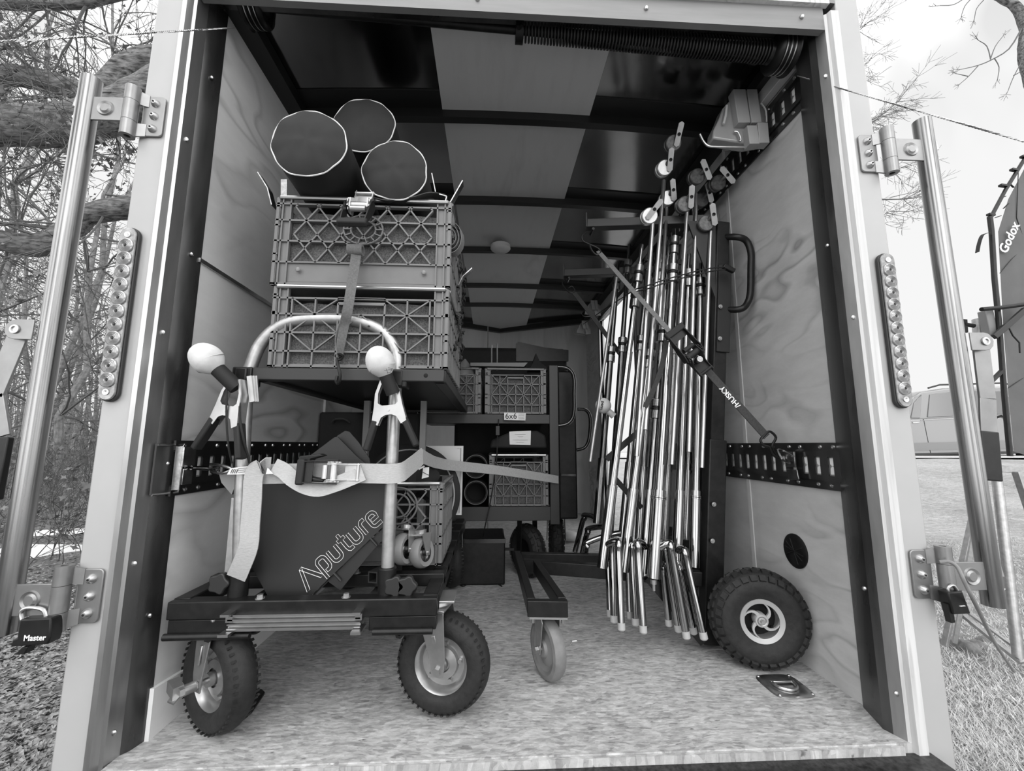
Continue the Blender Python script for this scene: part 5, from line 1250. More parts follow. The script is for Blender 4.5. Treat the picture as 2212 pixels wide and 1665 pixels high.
# round vent
vt = thing('wall_vent', 'round black vent with a central slit low on the right plywood wall', 'vent', (WR, .353, .352)); c = V((WR-.001, .353, .352))
MB().lathe([(0, .006), (.050, .006), (.055, .003), (.055, 0), (0, 0)], c, (-1, 0, 0), 40).build('vent_disc', 'black', vt)
for a in (70, 35, 10, -25): MB().bar(c+V((-.007, -.042*math.cos(R(a)), -.042*math.sin(R(a)))), c+V((-.007, .042*math.cos(R(a)), .042*math.sin(R(a)))), .002, .003, (1, 0, 0)).build('vent_rib', 'blackmatte', vt)
# recessed floor ring
dr = thing('floor_tie_ring', 'recessed steel tie-down ring plate set in the floor near the right tyre', 'tie-down ring', (.868, .24, 0))
cq = V((.868, .242, 0)); m = MB(); hw, hh, n = .060, .060, 40
outer = []; inner = []; deep = []
for k in range(n):
    a = 2*math.pi*k/n; c_, s_ = math.cos(a), math.sin(a); f = 1/((abs(c_)**5+abs(s_)**5)**.2)
    outer.append(cq+V((c_*f*hw, s_*f*hh, .001))); inner.append(cq+V((c_*.040, s_*.040, .004))); deep.append(cq+V((c_*.030, s_*.030, .0018)))
mid = [o_*.85+i_*.15+V((0, 0, .003)) for o_, i_ in zip(outer, inner)]
vs = outer+mid+inner+deep+[cq+V((0, 0, .0012))]; fs = []
for r_ in range(3):
    for k in range(n): k2 = (k+1) % n; fs.append((r_*n+k, r_*n+k2, (r_+1)*n+k2, (r_+1)*n+k))
for k in range(n): fs.append((3*n+k, 3*n+(k+1) % n, 4*n))
m.add(vs, fs); m.build('recess_plate', 'galv', dr, ang=50)
MB().tube([cq+V((math.cos(R(a))*.031, math.sin(R(a))*.031, .007)) for a in range(-200, 25, 15)]+[cq+V((.034, .012, .008)), cq+V((-.032, .011, .008))][:1], .0045, 10).build('ring', 'galv', dr)
MB().bar(cq+V((-.034, .012, .008)), cq+V((.034, .012, .008)), .012, .007).build('ring_clamp', 'galv', dr, bevel=.002)
for sx, sy in ((-1, -1), (1, -1), (1, 1), (-1, 1)): MB().sphere(cq+V((sx*.048, sy*.048, .005)), .005, 8, (1, 1, .5)).build('screw', 'galv', dr)
# ---- LED light strips on the posts ----
def led(label, A, B, hw):
    A, B = V(A), V(B); d = (B-A).normalized(); x = d.cross(V((0, 1, 0))).normalized(); L_ = (B-A).length
    t = thing('led_marker_strip', label, 'light', (A+B)/2)
    def capsule(w, y, n=10):
        pts = []
        for k in range(n+1): a = math.pi*k/n; pts.append(A+d*hw+x*math.cos(a)*w-d*math.sin(a)*w+V((0, y, 0)))
        for k in range(n+1): a = math.pi*k/n; pts.append(B-d*hw-x*math.cos(a)*w+d*math.sin(a)*w+V((0, y, 0)))
        return pts
    MB().prism(capsule(hw, 0), (0, -.010, 0)).build('gasket', 'leddark', t, bevel=.002)
    MB().prism(capsule(hw*.88, -.010), (0, -.006, 0)).build('housing', 'lensglass', t, bevel=.002)
    n = 11; s0 = hw*2.0; pitch = (L_-2*s0-hw*.6)/(n-1)
    for i in range(n):
        c = A+d*(s0+hw*.3+pitch*i)+V((0, -.016, 0)); r_ = pitch*.54
        m = MB(); m.lathe([(r_, 0), (r_*.98, .003), (r_*.84, .0045), (r_*.80, .003), (r_*.66, .0055), (r_*.62, .004), (r_*.48, .0065), (r_*.44, .004), (r_*.30, .006), (r_*.14, .002), (0, .002)], c, (0, -1, 0), 28); ln = m.build('lens', 'ledlens', t, ang=20)
        MB().sphere(c+V((0, -.003, 0)), r_*.16, 10).build('diode', 'leddark', ln)
    for e, s_ in ((A+d*hw*1.0, 1), (B-d*hw*1.0, -1)): MB().lathe([(.008, 0), (.0075, .002), (.003, .002), (0, .0005)], e+V((0, -.016, 0)), (0, -1, 0), 14).build('screw', 'galv', t)
    return t
M['ledlens'] = mat('clear_ringed_lens', .35, .14, .35, coat=.8)
za, zb = P(284, 494, -.005), P(241, 868, -.005); xm = (za.x+zb.x)/2; led('long clear light strip with eleven ringed lenses on the left white post', (xm, -.002, za.z), (xm, -.002, zb.z), .0225)
za, zb = P(1905, 549, -.005), P(1950, 882, -.005); xm = (za.x+zb.x)/2; led('long clear light strip with eleven ringed lenses on the right white post', (xm, -.002, za.z), (xm, -.002, zb.z), .0225)
# ---- barn door lock bars on gate hinges ----
def hinge(par, px, z, side, locked=False):
    """three-bolt plate on the post face, knuckles, and an arm to the bar at tube x"""
    xp, xt = (-.903, -1.057) if side < 0 else (1.083, 1.241); inw = -side
    hb = bpy.data.objects.new('hinge', None); COL.objects.link(hb); hb.parent = par; hb.location = V((xp, 0, z))-par.location
    h = .060; m = MB()
    pl = []
    for (sx, sz) in ((1, 1), (-1, 1), (-1, -1), (1, -1)):
        cx_, cz_ = xp+inw*.002+sx*.016, z+sz*(h-.012)
        for k in range(4): a = R({(1, 1): 0, (-1, 1): 90, (-1, -1): 180, (1, -1): 270}[(sx, sz)]+30*k); pl.append(V((cx_+.010*math.cos(a), -.002, cz_+.010*math.sin(a))))
    m.prism(pl, (0, -.005, 0)); m.build('bolt_plate', 'galv_plate', hb, bevel=.0015)
    for k in (-1, 0, 1):
        q = V((xp+inw*.004, -.007, z+k*.037)); b_ = MB(); b_.lathe([(0, .010), (.005, .0095), (.0095, .005), (.0112, .0), (0, 0)], q, (0, -1, 0), 22); ob = b_.build('bolt', 'zinc', hb)
        MB().lathe([(.0026, 0), (.0023, .0012), (0, .0005)], q+V((0, -.0098, 0)), (0, -1, 0), 6).build('bolt_socket', 'hole', ob)
    kx = xp-inw*.040; m = MB()
    m.prism([(xp-inw*.012, -.003, z+h*.98), (kx, -.012, z+h*1.12), (kx, -.012, z+h*.48), (xp-inw*.012, -.003, z+h*.42)], (0, -.005, 0))
    for z0_, z1_ in ((z+.029, z+.070), (z-.070, z-.029)):
        
        if z1_ < z: m.cut(); m.prism([(xp-inw*.012, -.003, z-h*.42), (kx, -.012, z-h*.48), (kx, -.012, z-h*1.12), (xp-inw*.012, -.003, z-h*.98)], (0, -.005, 0))
        m.lathe([(.007, z0_-z), (.0165, z0_-z), (.0165, z1_-z), (.007, z1_-z), (.007, z0_-z)], (kx-inw*.006, -.020, z), (0, 0, 1), 24)
    m.build('outer_knuckle', 'galv_plate', hb)
    m = MB(); m.lathe([(.007, -.028), (.0165, -.028), (.0165, .028), (.007, .028), (.007, -.028)], (kx-inw*.006, -.020, z), (0, 0, 1), 24); m.build('centre_knuckle', 'galv_plate', hb)
    MB().cyl((kx-inw*.006, -.02, z-.066), (kx-inw*.006, -.02, z+.066), .0065, 12).build('hinge_pin', 'hole', hb)
    m = MB(); xa = kx-inw*.016; m.box(((xa+xt)/2, -.026, z), (abs(xt-xa), .005, .066)); c = V(((xa*.55+xt*.45), -.0285, z)); o = m.build('arm_plate', 'galv_plate', hb, bevel=.001)
    m = MB(); m.lathe([(.021, 0), (.019, .0035), (.014, .001), (.011, .0035), (.010, .0045), (0, .0045)], c, (0, -1, 0), 26); m.build('pressed_dimple', 'galv_plate', o)
    m = MB(); m.tube([(xt-side*-.016, -.03, z+.033), (xt-side*-.022, -.03, z)], .004, 6); m.tube([(xt-side*-.016, -.03, z-.034), (xt-side*-.020, -.03, z-.028)], .004, 6); m.build('weld_bead', 'galv', o)
    return hb
M['galv_plate'] = mat('galvanised_plate', .28, .38, .8, var=.04, scale=12)
M['galv_tube'] = mat('galvanised_tube', .26, .22, 1, var=.08, scale=14, stretch=(4, 4, .15), rvar=.08)
def lockbar(side, ztop, zbot, zh, label, zhan):
    xt = -1.057 if side < 0 else 1.241; t = thing('door_lock_bar', label, 'lock bar', (xt, -.02, zbot))
    m = MB(); m.lathe([(.019, zbot), (.0222, zbot), (.0222, ztop), (.019, ztop), (.019, zbot)], (xt, -.02, 0), (0, 0, 1), 36); m.build('tube', 'galv_tube', t)
    for z in zh: hinge(t, 0, z, side)
    # handle: bracket, cranked flat bar, black grip
    s = side; hb = bpy.data.objects.new('handle', None); COL.objects.link(hb); hb.parent = t; hb.location = V((xt, -.02, zhan))-t.location
    m = MB(); pl = [(xt+s*.018, -.04, zhan+.024), (xt+s*.050, -.042, zhan+.024)]
    for k in range(7): a = R(90-30*k); pl.append((xt+s*(.055+.024*math.cos(a)), -.042, zhan+.024*math.sin(a)))
    pl += [(xt+s*.018, -.04, zhan-.024)]
    m.prism(pl, (0, -.004, 0)); m.build('handle_bracket', 'galv_plate', hb, bevel=.001)
    c = V((xt+s*.055, -.046, zhan)); MB().lathe([(.011, 0), (.0105, .003), (.006, .0035), (.006, .001), (0, .001)], c, (0, -1, 0), 20).build('pivot_bolt', 'galv', hb)
    if s < 0: path = [(.062, -.008), (.094, -.155), (.064, -.25)]; gp = [(.064, -.25), (.066, -.39)]
    else: path = [(.060, -.008), (.055, -.15), (.043, -.24)]; gp = [(.040, -.235), (.030, -.36)]
    y = -.030
    for (a, b) in zip(path, path[1:]): MB().bar((xt+s*a[0], y, zhan+a[1]), (xt+s*b[0], y, zhan+b[1]), .045, .006, (0, 1, 0)).build('handle_bar', 'galv_plate', hb, bevel=.001)
    MB().bar((xt+s*gp[0][0], y, zhan+gp[0][1]), (xt+s*gp[1][0], y, zhan+gp[1][1]), .050, .016, (0, 1, 0)).build('grip', 'black', hb, bevel=.003)
    return t
lbL = lockbar(-1, P(203, 172, -.02).z, P(20, 1368, -.02).z, (P(320, 255, 0).z, P(185, 1285, 0).z), 'galvanised lock bar on hinges left of the trailer door opening', P(80, 715, -.03).z)
lbR = lockbar(1, P(1988, 262, -.02).z, P(2130, 1308, -.02).z, (P(1885, 335, 0).z, P(2000, 1238, 0).z), 'galvanised lock bar on hinges right of the trailer door opening', P(2105, 740, -.03).z)
# padlocks
pk = thing('padlock', 'black padlock marked Master hanging from the lower left hinge', 'padlock', P(68, 1365, -.04))
m = MB(); m.prism([P(42, 1338, -.05), P(110, 1335, -.05), P(108, 1375, -.05), P(103, 1392, -.05), P(22, 1398, -.05), P(26, 1382, -.05), P(36, 1378, -.05)], (0, .028, 0)); m.build('lock_body', 'black', pk, bevel=.003)
m = MB(); m.prism([P(46, 1398, -.045), P(60, 1396, -.045), P(52, 1414, -.045), P(31, 1414, -.045)], (0, .02, 0)); m.build('key_cap', 'black', pk, bevel=.002)
text('Master', 'lock_lettering', 'whiteink', P(75, 1378, -.0508), (1, 0, .01), (0, 0, 1), .016, pk, bold=True)
MB().tube(smoothpts([P(50, 1345, -.035), P(46, 1322, -.035), P(62, 1312, -.035), P(95, 1318, -.035), P(100, 1345, -.035)], 5), .004, 8).build('shackle', 'galv', pk)
pk = thing('padlock', 'small black padlock on the lower right hinge', 'padlock', P(2075, 1300, -.04))
m = MB(); m.prism([P(2048, 1280, -.05), P(2080, 1277, -.05), P(2098, 1326, -.05), P(2060, 1328, -.05)], (0, .026, 0)); m.build('lock_body', 'black', pk, bevel=.003)
MB().bar(P(2073, 1309, -.0515), P(2084, 1308, -.0515), .001, .004, (0, 1, 0)).build('lock_mark', 'whiteink', pk)
m = MB(); m.prism([P(2046, 1305, -.045), P(2056, 1305, -.045), P(2064, 1344, -.045), P(2056, 1346, -.045)], (0, .014, 0)); m.build('key_cap', 'black', pk)
MB().tube(smoothpts([P(2052, 1285, -.04), P(2048, 1270, -.04), P(2060, 1264, -.04), P(2072, 1282, -.04)], 5), .003, 8).build('shackle', 'galv', pk)
cbl = thing('coated_cable', 'grey coated cable running from the lower right hinge to the ground', 'cable', P(2070, 1240, -.06))
MB().tube(smoothpts([P(2030, 1214, -.05), P(2050, 1213, -.06), P(2068, 1225, -.07), P(2085, 1260, -.08), P(2110, 1310, -.05), P(2150, 1390, .2), P(2190, 1450, .5)], 6), .0042, 10).build('cable', 'greyplastic', cbl)
# ---- ramp spring, shaft, drums and cables ----
Ysp = .10
A0, A1, A2, A3 = P(560, 16, Ysp), P(1105, 46, Ysp), P(1130, 50, Ysp), P(1660, 110, Ysp)
zs_ = (P(600, 18, Ysp).z+A1.z)/2
sp = thing('ramp_spring_shaft', 'black torsion spring and shaft with cable drums across the top of the opening', 'spring', (.1, Ysp, 1.95))
zl, zr_ = P(640, 20, Ysp).z, P(1640, 112, Ysp).z
ln = lambda x: zl+(x-P(640, 20, Ysp).x)/(A3.x-P(640, 20, Ysp).x)*(zr_-zl)
MB().cyl((-.76, Ysp, ln(-.76)), (.97, Ysp, ln(.97)), .0145, 18).build('shaft', 'black', sp)
xs_, xe = A2.x, A3.x; pts = []; turns = 78; n = turns*12
for k in range(n+1):
    a = 2*math.pi*k/12; x = xs_+(xe-xs_)*k/n; pts.append((x, Ysp+math.cos(a)*.031, ln(x)+math.sin(a)*.031))
MB().tube(pts, .0036, 5).build('coil_spring', 'bow2', sp)
m = MB(); m.lathe([(.014, -.012), (.038, -.012), (.038, .012), (.014, .012)], (xs_-.012, Ysp, ln(xs_)), (1, 0, 0), 28); m.lathe([(0, 0), (.008, 0), (.008, .014), (0, .014)], (xs_-.015, Ysp-.03, ln(xs_)-.028), (0, -1, 0), 6); m.build('winding_collar', 'black', sp)
for sx, x in ((-1, -.735), (1, .93)):
    c = V((x, Ysp, ln(x))); m = MB(); prof = [(.012, -.045), (.030, -.045), (.034, -.035), (.056, -.03), (.062, -.02)]
    for k in range(6): prof += [(.056, -.018+.007*k), (.059, -.0145+.007*k)]
    prof += [(.066, .026), (.066, .030), (.012, .030)]
    m.lathe([(r_, h*sx) for r_, h in prof], c, (1, 0, 0), 44); dr_ = m.build('cable_drum', 'black', sp, ang=50)
    for k in range(3): MB().tube([c+V((sx*(-.014+.014*k), math.cos(2*math.pi*j/36)*.0600, math.sin(2*math.pi*j/36)*.0600)) for j in range(36)], .0018, 5, closed=True).build('wound_cable', 'galv', dr_)
m = MB(); m.prism([P(578, 16, .11), P(594, 20, .11), P(588, 65, .11), P(578, 48, .11)], (0, .004, 0)); m.build('bearing_bracket', 'black', sp)
m = MB(); m.lathe([(0, 0), (.030, 0), (.030, .03), (0, .03)], (P(560, 45, .12).x, Ysp, ln(-.65)-.02), (1, 0, 0), 20); m.build('shaft_coupler', 'black', sp)
for lb, a, b in (('thin steel ramp cable stretched out to the left from the drum', P(506, 60, .06), P(-160, 99, -.45)), ('thin steel ramp cable stretched out to the right from the drum', P(1722, 164, .10), P(2420, 366, -.42))):
    d = b-a; x = d.cross(V((0, 0, 1))).normalized(); u = x.cross(d).normalized(); m = MB()
    n = 260
    for ph in range(3): m.tube([a+d*(k/n)+(x*math.cos(k*.9+ph*2.09)+u*math.sin(k*.9+ph*2.09))*.0011 for k in range(n+1)], .0011, 4)
    o = m.build('ramp_cable', 'galv'); tag(o, lb, 'cable')

# =============== outside: ground, woods, softbox, car ===============
def sst(a, b, x): t = min(1, max(0, (x-a)/(b-a))); return t*t*(3-2*t)
from mathutils import noise
def gh(x, y):
    h = -.45+.80*sst(1.5, 9, y)*sst(-1, 2.5, x)+.30*sst(3, 16, y)*(1-sst(-1, 2.5, x))
    return h+.05*noise.noise(V((x*.5, y*.5, 0)))+.02*noise.noise(V((x*1.7, y*1.7, 3)))
def groundmat(name, lo, hi, stretch, sc1=9):
    m, t, b = nm(name); N = t.nodes.new; L = t.links.new
    tcn = N('ShaderNodeTexCoord'); mp = N('ShaderNodeMapping'); mp.inputs['Scale'].default_value = stretch; L(tcn.outputs['Object'], mp.inputs[0])
    n1 = N('ShaderNodeTexNoise'); n1.inputs['Scale'].default_value = sc1; n1.inputs['Detail'].default_value = 10; n1.inputs['Roughness'].default_value = .85; n1.inputs['Distortion'].default_value = 1.2; L(mp.outputs[0], n1.inputs['Vector'])
    n2 = N('ShaderNodeTexNoise'); n2.inputs['Scale'].default_value = .6; n2.inputs['Detail'].default_value = 4; L(tcn.outputs['Object'], n2.inputs['Vector'])
    ad = N('ShaderNodeMath'); ad.operation = 'MULTIPLY_ADD'; ad.inputs[1].default_value = .35; L(n2.outputs['Fac'], ad.inputs[0]); L(n1.outputs['Fac'], ad.inputs[2])
    mr_ = N('ShaderNodeMapRange'); mr_.inputs['From Min'].default_value = .48; mr_.inputs['From Max'].default_value = .88; mr_.inputs['To Min'].default_value = lo; mr_.inputs['To Max'].default_value = hi
    L(ad.outputs[0], mr_.inputs['Value']); L(mr_.outputs[0], b.inputs['Base Color']); b.inputs['Roughness'].default_value = .95
    bp = N('ShaderNodeBump'); bp.inputs['Strength'].default_value = .9; bp.inputs['Distance'].default_value = .05; L(n1.outputs['Fac'], bp.inputs['Height']); L(bp.outputs[0], b.inputs['Normal'])
    return m
M['ground_l'] = groundmat('leaf_litter', .05, .5, (1, 1.6, 1))
M['ground_r'] = groundmat('dry_grass', .22, .9, (1.0, 2.2, 1), 8)
M['blade'] = mat('dry_grass_blades', .55, .9, var=.2, scale=30)
M['litter'] = mat('dead_leaf_litter', .24, .9, var=.16, scale=30)
def terrain(name, m, x0, x1, y0, y1, nx, ny):
    vs = []; fs = []
    for j in range(ny+1):
        for i in range(nx+1):
            x = x0+(x1-x0)*i/nx; y = y0+(y1-y0)*j/ny; vs.append((x, y, gh(x, y)))
    for j in range(ny):
        for i in range(nx): a = j*(nx+1)+i; fs.append((a, a+1, a+nx+2, a+nx+1))
    o = MB().add(vs, fs).build(name, m); return struct(o)
terrain('ground', 'ground_l', -34, -.2, -10, 40, 68, 100)
terrain('ground', 'ground_r', -.2, 46, -10, 40, 92, 100)
rnd = random.Random(11)
def litter(name, label, cat, m, n, region, size, upright):
    mb = MB(); mb2v = []; mb2f = []
    for _ in range(n):
        px, py = rnd.uniform(*region[0]), region[1][0]+(region[1][1]-region[1][0])*rnd.random()**.8
        d = ray(px, py)
        if d.z > -.02: continue
        p = CAM+d*((gh(0, 0)-CAM.z)/d.z); 
        for _k in range(3): p = CAM+d*((gh(p.x, p.y)-CAM.z)/d.z)
        if p.y > 14 or p.y < -1: continue
        s = size*rnd.uniform(.5, 1.5); a = rnd.uniform(0, 6.28); u = V((math.cos(a), math.sin(a), rnd.uniform(-.1, .3)*upright)).normalized()*s; w_ = V((-u.y, u.x, rnd.uniform(-.3, .3)*s))*(.12 if upright > 1 else .5)
        p.z = gh(p.x, p.y)+.004; o_ = len(mb2v)
        if upright > 1: mb2v += [p-w_*.5, p+w_*.5, p+u+V((0, 0, s*.5))]; mb2f.append((o_, o_+1, o_+2))
        else: mb2v += [p-u*.5, p+w_*.6+V((0, 0, s*.25)), p+u*.5+V((0, 0, s*.1)), p-w_*.6]; mb2f.append((o_, o_+1, o_+2, o_+3))
    mb.add(mb2v, mb2f); o = mb.build(name, m, smooth=False); tag(o, label, cat, kind='stuff'); return o
litter('leaf_litter', 'dead leaves and straw covering the ground left of the trailer', 'leaves', 'litter', 15000, ((-30, 330), (1010, 1680)), .028, 0)
litter('dry_grass', 'dry matted grass on the ground right of the trailer', 'grass', 'blade', 24000, ((1930, 2240), (1000, 1680)), .028, 2)
# snow patches and stones
def blob(name, label, cat, m, px, py, rx, ry, h, seed):
    r_ = random.Random(seed); c = PZ(px, py, -.44)
    for _k in range(3): d = ray(px, py); c = CAM+d*((gh(c.x, c.y)-CAM.z)/d.z)
    vs = []; fs = []; n = 22
    ph = [r_.uniform(0, 6.28) for _ in range(3)]
    for q, hz in ((1, -.01), (.85, .6), (.45, 1.0)):
        for k in range(n):
            a = 2*math.pi*k/n; w_ = 1+.25*math.sin(2*a+ph[0])+.15*math.sin(5*a+ph[1]); vs.append(c+V((math.cos(a)*rx*q*w_, math.sin(a)*ry*q*w_, h*hz)))
    vs.append(c+V((0, 0, h)))
    for r2 in range(2):
        for k in range(n): k2 = (k+1) % n; fs.append((r2*n+k, r2*n+k2, (r2+1)*n+k2, (r2+1)*n+k))
    for k in range(n): fs.append((2*n+k, 2*n+(k+1) % n, 3*n))
    o = MB().add(vs, fs).build(name, m); tag(o, label, cat); return o
blob('snow_patch', 'snow patch on the leaf litter at the left edge, nearest the lock bar', 'snow', 'snow', 15, 1195, .55, .35, .06, 1)
blob('snow_patch', 'thin snow patch between the lock bar and the white post', 'snow', 'snow', 125, 1150, .5, .2, .03, 2)
for i, (px, py, s) in enumerate(((2062, 1398, .06), (2090, 1405, .07), (2110, 1398, .05), (2130, 1386, .045))):
    blob('ground_stone', ['stone at the foot of the light stand, leftmost of four', 'stone at the foot of the light stand, largest of four', 'stone at the foot of the light stand, third from left', 'stone at the foot of the light stand, rightmost of four'][i], 'stone', 'bark2', px, py, s, s*.8, s*.7, 5+i)
# ---- trees ----
class TW:  # fast branch collector
    def __init__(s): s.v = []; s.f = []
    def seg(s, pts, r0, r1, n=5):
        t0 = (pts[1]-pts[0]).normalized(); a = t0.orthogonal().normalized(); m = len(pts); o = len(s.v)
        for i, p in enumerate(pts):
            t = (pts[min(i+1, m-1)]-pts[max(i-1, 0)]).normalized(); a = (a-t*a.dot(t)).normalized(); b = t.cross(a); r_ = r0+(r1-r0)*i/(m-1)
            for k in range(n): q = 2*math.pi*k/n; s.v.append(p+a*(math.cos(q)*r_)+b*(math.sin(q)*r_))
        for i in range(m-1):
            for k in range(n): k2 = (k+1) % n; s.f.append((o+i*n+k, o+i*n+k2, o+i*n+n+k2, o+i*n+n+k))
    def build(s, name, m, par=None): mb = MB(); mb.v = s.v; mb.f = s.f; return mb.build(name, m, par, smooth=False)
def grow(tw, p, d, ln, r, depth, rd, tips, wig=.25, droop=0, n=5, minr=.0015):
    k = 5 if depth > 1 else 4; pts = [p]; q = p.copy(); dd = d.copy()
    for i in range(k):
        dd = (dd+V((rd.uniform(-wig, wig), rd.uniform(-wig, wig), rd.uniform(-wig, wig)-droop))*.6).normalized(); q = q+dd*(ln/k); pts.append(q.copy())
    tw.seg(pts, r, max(minr, r*.55), n)
    if depth <= 0: tips.append((pts[-1], dd)); return
    nb = rd.choice((2, 3, 3, 4))
    for j in range(nb):
        i = rd.randint(2, k); b = pts[i]; ax = dd.orthogonal().normalized(); ax = Matrix.Rotation(rd.uniform(0, 6.28), 3, dd) @ ax
        nd = (dd*rd.uniform(.5, 1)+ax*rd.uniform(.5, 1.0)).normalized(); grow(tw, b, nd, ln*rd.uniform(.5, .75), max(minr, r*rd.uniform(.4, .6)), depth-1, rd, tips, wig, droop, max(3, n-1), minr)
    grow(tw, pts[-1], dd, ln*.7, max(minr, r*.55), depth-1, rd, tips, wig, droop, max(3, n-1), minr)
def leaves(tips, rd, n, size, spread):
    v = []; f = []
    for (p, d) in tips:
        for _ in range(n):
            c = p+V((rd.gauss(0, spread), rd.gauss(0, spread), rd.gauss(0, spread))); o = len(v)
            u = V((rd.uniform(-1, 1), rd.uniform(-1, 1), rd.uniform(-1, 1))).normalized(); w_ = u.orthogonal().normalized(); s = size*rd.uniform(.6, 1.3)
            v += [c-u*s, c-u*s*.2+w_*s*.25, c+w_*s*.7-u*s*.1, c+u*s*.3+w_*s*.3, c+u*s, c+u*s*.3-w_*s*.3, c-w_*s*.7+u*s*.1, c-u*s*.3-w_*s*.25]; f.append(tuple(range(o, o+8)))
    return v, f
# the big oak whose limbs cross the upper left
oak = thing('oak_tree', 'large oak with thick rough limbs crossing the sky left of the trailer', 'tree', V((-3.9, 4.2, -.3)))
YO = 3.6; rd = random.Random(21)
def limb(name, pts, Y=YO):
    P3 = [P(a, b, Y) for a, b, r_ in pts]; sp_ = smoothpts(P3, 5); rr = []
    for i in range(len(sp_)):
        t = i/5; k = min(int(t), len(pts)-2); u = t-k; rr.append((pts[k][2]*(1-u)+pts[k+1][2]*u)/905*(Y+1.055))
    m = MB(); n = 22; m.tube(sp_, rr, n)
    m.v = [v+V((noise.noise(v*9), noise.noise(v*9+V((5, 0, 0))), noise.noise(v*9+V((0, 7, 0)))))*.02 for v in m.v]
    o = m.build(name, 'bark', oak); return sp_, rr
l1 = limb('limb', [(-260, 250, 34), (-60, 268, 42), (60, 272, 44), (160, 268, 44), (250, 240, 42), (330, 205, 44), (420, 170, 60)])
l2 = limb('limb', [(-220, 120, 14), (-30, 158, 20), (70, 168, 23), (150, 190, 22), (225, 222, 24), (300, 230, 26)])
l3 = limb('limb', [(-240, 500, 16), (-30, 515, 22), (60, 530, 24), (120, 520, 24), (160, 486, 22), (200, 462, 22), (290, 445, 24), (420, 420, 30)])
l4 = limb('limb', [(-150, 0, 8), (60, 10, 12), (190, 4, 11), (330, -30, 12)])
l5 = limb('limb', [(225, 215, 30), (255, 180, 34), (290, 150, 34), (345, 138, 36), (430, 150, 44)])
limb('trunk', [(430, 1180, 90), (425, 700, 75), (420, 400, 66), (430, 150, 60), (450, -100, 50)])
tw = TW(); tips = []
for (sp_, rr), cnt in ((l1, 10), (l2, 12), (l3, 12), (l4, 10), (l5, 4)):
    for _ in range(cnt):
        i = rd.randint(3, len(sp_)-6); d = V((rd.uniform(-1, .4), rd.uniform(-.7, .7), rd.uniform(-.9, 1))).normalized()
        grow(tw, sp_[i], d, rd.uniform(.5, .9), rd.uniform(.010, .020), 3, rd, tips, .3, .05, 5, .0022)
tag(tw.build('twigs', 'twig', oak), None, kind='stuff')
v, f = leaves(rd.sample(tips, min(len(tips), 500)), rd, 3, .042, .06); mb = MB(); mb.v = v; mb.f = f; tag(mb.build('leaves', 'leaf', oak, smooth=False), None, kind='stuff')
# woods
protos = []
lbl_w = 'slender bare tree among the woods left of the trailer'
for k in range(4):
    rd = random.Random(50+k); t = thing('bare_tree', lbl_w, 'tree', (0, 0, 0), 'bare trees in the woods on the left'); tr = TW(); tw = TW(); tips = []
    H = rd.uniform(7, 10); q = V((0, 0, -.2)); pts = [q]
    for i in range(9): q = q+V((rd.uniform(-.22, .22), rd.uniform(-.22, .22), H/9)); pts.append(q.copy())
    r0 = rd.uniform(.05, .10); tr.seg(pts, r0, .02, 8); tr.build('trunk', 'bark2', t)
    for j in range(12):
        i = rd.randint(1, 8); a = rd.uniform(0, 6.28); grow(tw, pts[i], V((math.cos(a), math.sin(a), rd.uniform(-.1, .8))).normalized(), rd.uniform(.8, 1.7), r0*.30, 2, rd, tips, .3, 0, 4, .0035)
    tag(tw.build('branches', 'twig', t), None, kind='stuff')
    v, f = leaves(rd.sample(tips, len(tips)//5), rd, 2, .05, .08); mb = MB(); mb.v = v; mb.f = f; tag(mb.build('leaves', 'leaf', t, smooth=False), None, kind='stuff')
    protos.append(t)
rd = random.Random(5); kk = 0
for i in range(24):
    px = rd.uniform(-160, 345); dist = rd.uniform(5.5, 22); d = ray(px, 960); p = CAM+d*(dist/d.y)
    if p.x > -2.2: continue
    o = protos[kk] if kk < 4 else copy_tree(protos[kk % 4]); kk += 1
    o.location = (p.x, p.y, gh(p.x, p.y)); o.rotation_euler = (rd.uniform(-.08, .08), rd.uniform(-.08, .08), rd.uniform(0, 6.28)); s = rd.uniform(.8, 1.3); o.scale = (s, s, s)
# brush
tw = TW(); tips = []; rd = random.Random(9)
for i in range(300):
    px = rd.uniform(-120, 340); dist = rd.uniform(4.0, 15); d = ray(px, 960); p = CAM+d*(dist/d.y); p.z = gh(p.x, p.y)-.05
    if p.x > -1.8: continue
    grow(tw, p, V((rd.uniform(-.6, .6), rd.uniform(-.6, .6), 1)).normalized(), rd.uniform(.35, .8), .006, 2, rd, tips, .4, 0, 3, .0025)
o = tw.build('brushwood', 'twig'); tag(o, 'tangle of grey brushwood under the trees left of the trailer', 'brush', kind='stuff')
v, f = leaves(rd.sample(tips, min(2500, len(tips))), rd, 1, .035, .05); mb = MB(); mb.v = v; mb.f = f; o = mb.build('brush_leaves', 'leaf', smooth=False); tag(o, 'dead leaves caught in the brushwood left of the trailer', 'leaves', kind='stuff')
# far wood line as many distant stems
tw = TW(); rd = random.Random(19)
for i in range(170):
    px = rd.uniform(-120, 345); dist = rd.uniform(18, 34); d = ray(px, 960); p = CAM+d*(dist/d.y); p.z = gh(p.x, p.y)-.1
    if p.x > -4: continue
    h = rd.uniform(2, 8); tw.seg([p, p+V((rd.uniform(-.4, .4), 0, h*.5)), p+V((rd.uniform(-.8, .8), 0, h))], rd.uniform(.03, .08), .01, 4)
    for _ in range(5): z = rd.uniform(.3, 1); q = p+V((0, 0, h*z)); tw.seg([q, q+V((rd.uniform(-1, 1), rd.uniform(-.5, .5), rd.uniform(.1, .9)))], .015, .005, 3)
o = tw.build('distant_stems', 'bark2'); tag(o, 'distant thicket of thin stems closing the woods on the left', 'thicket', kind='stuff')
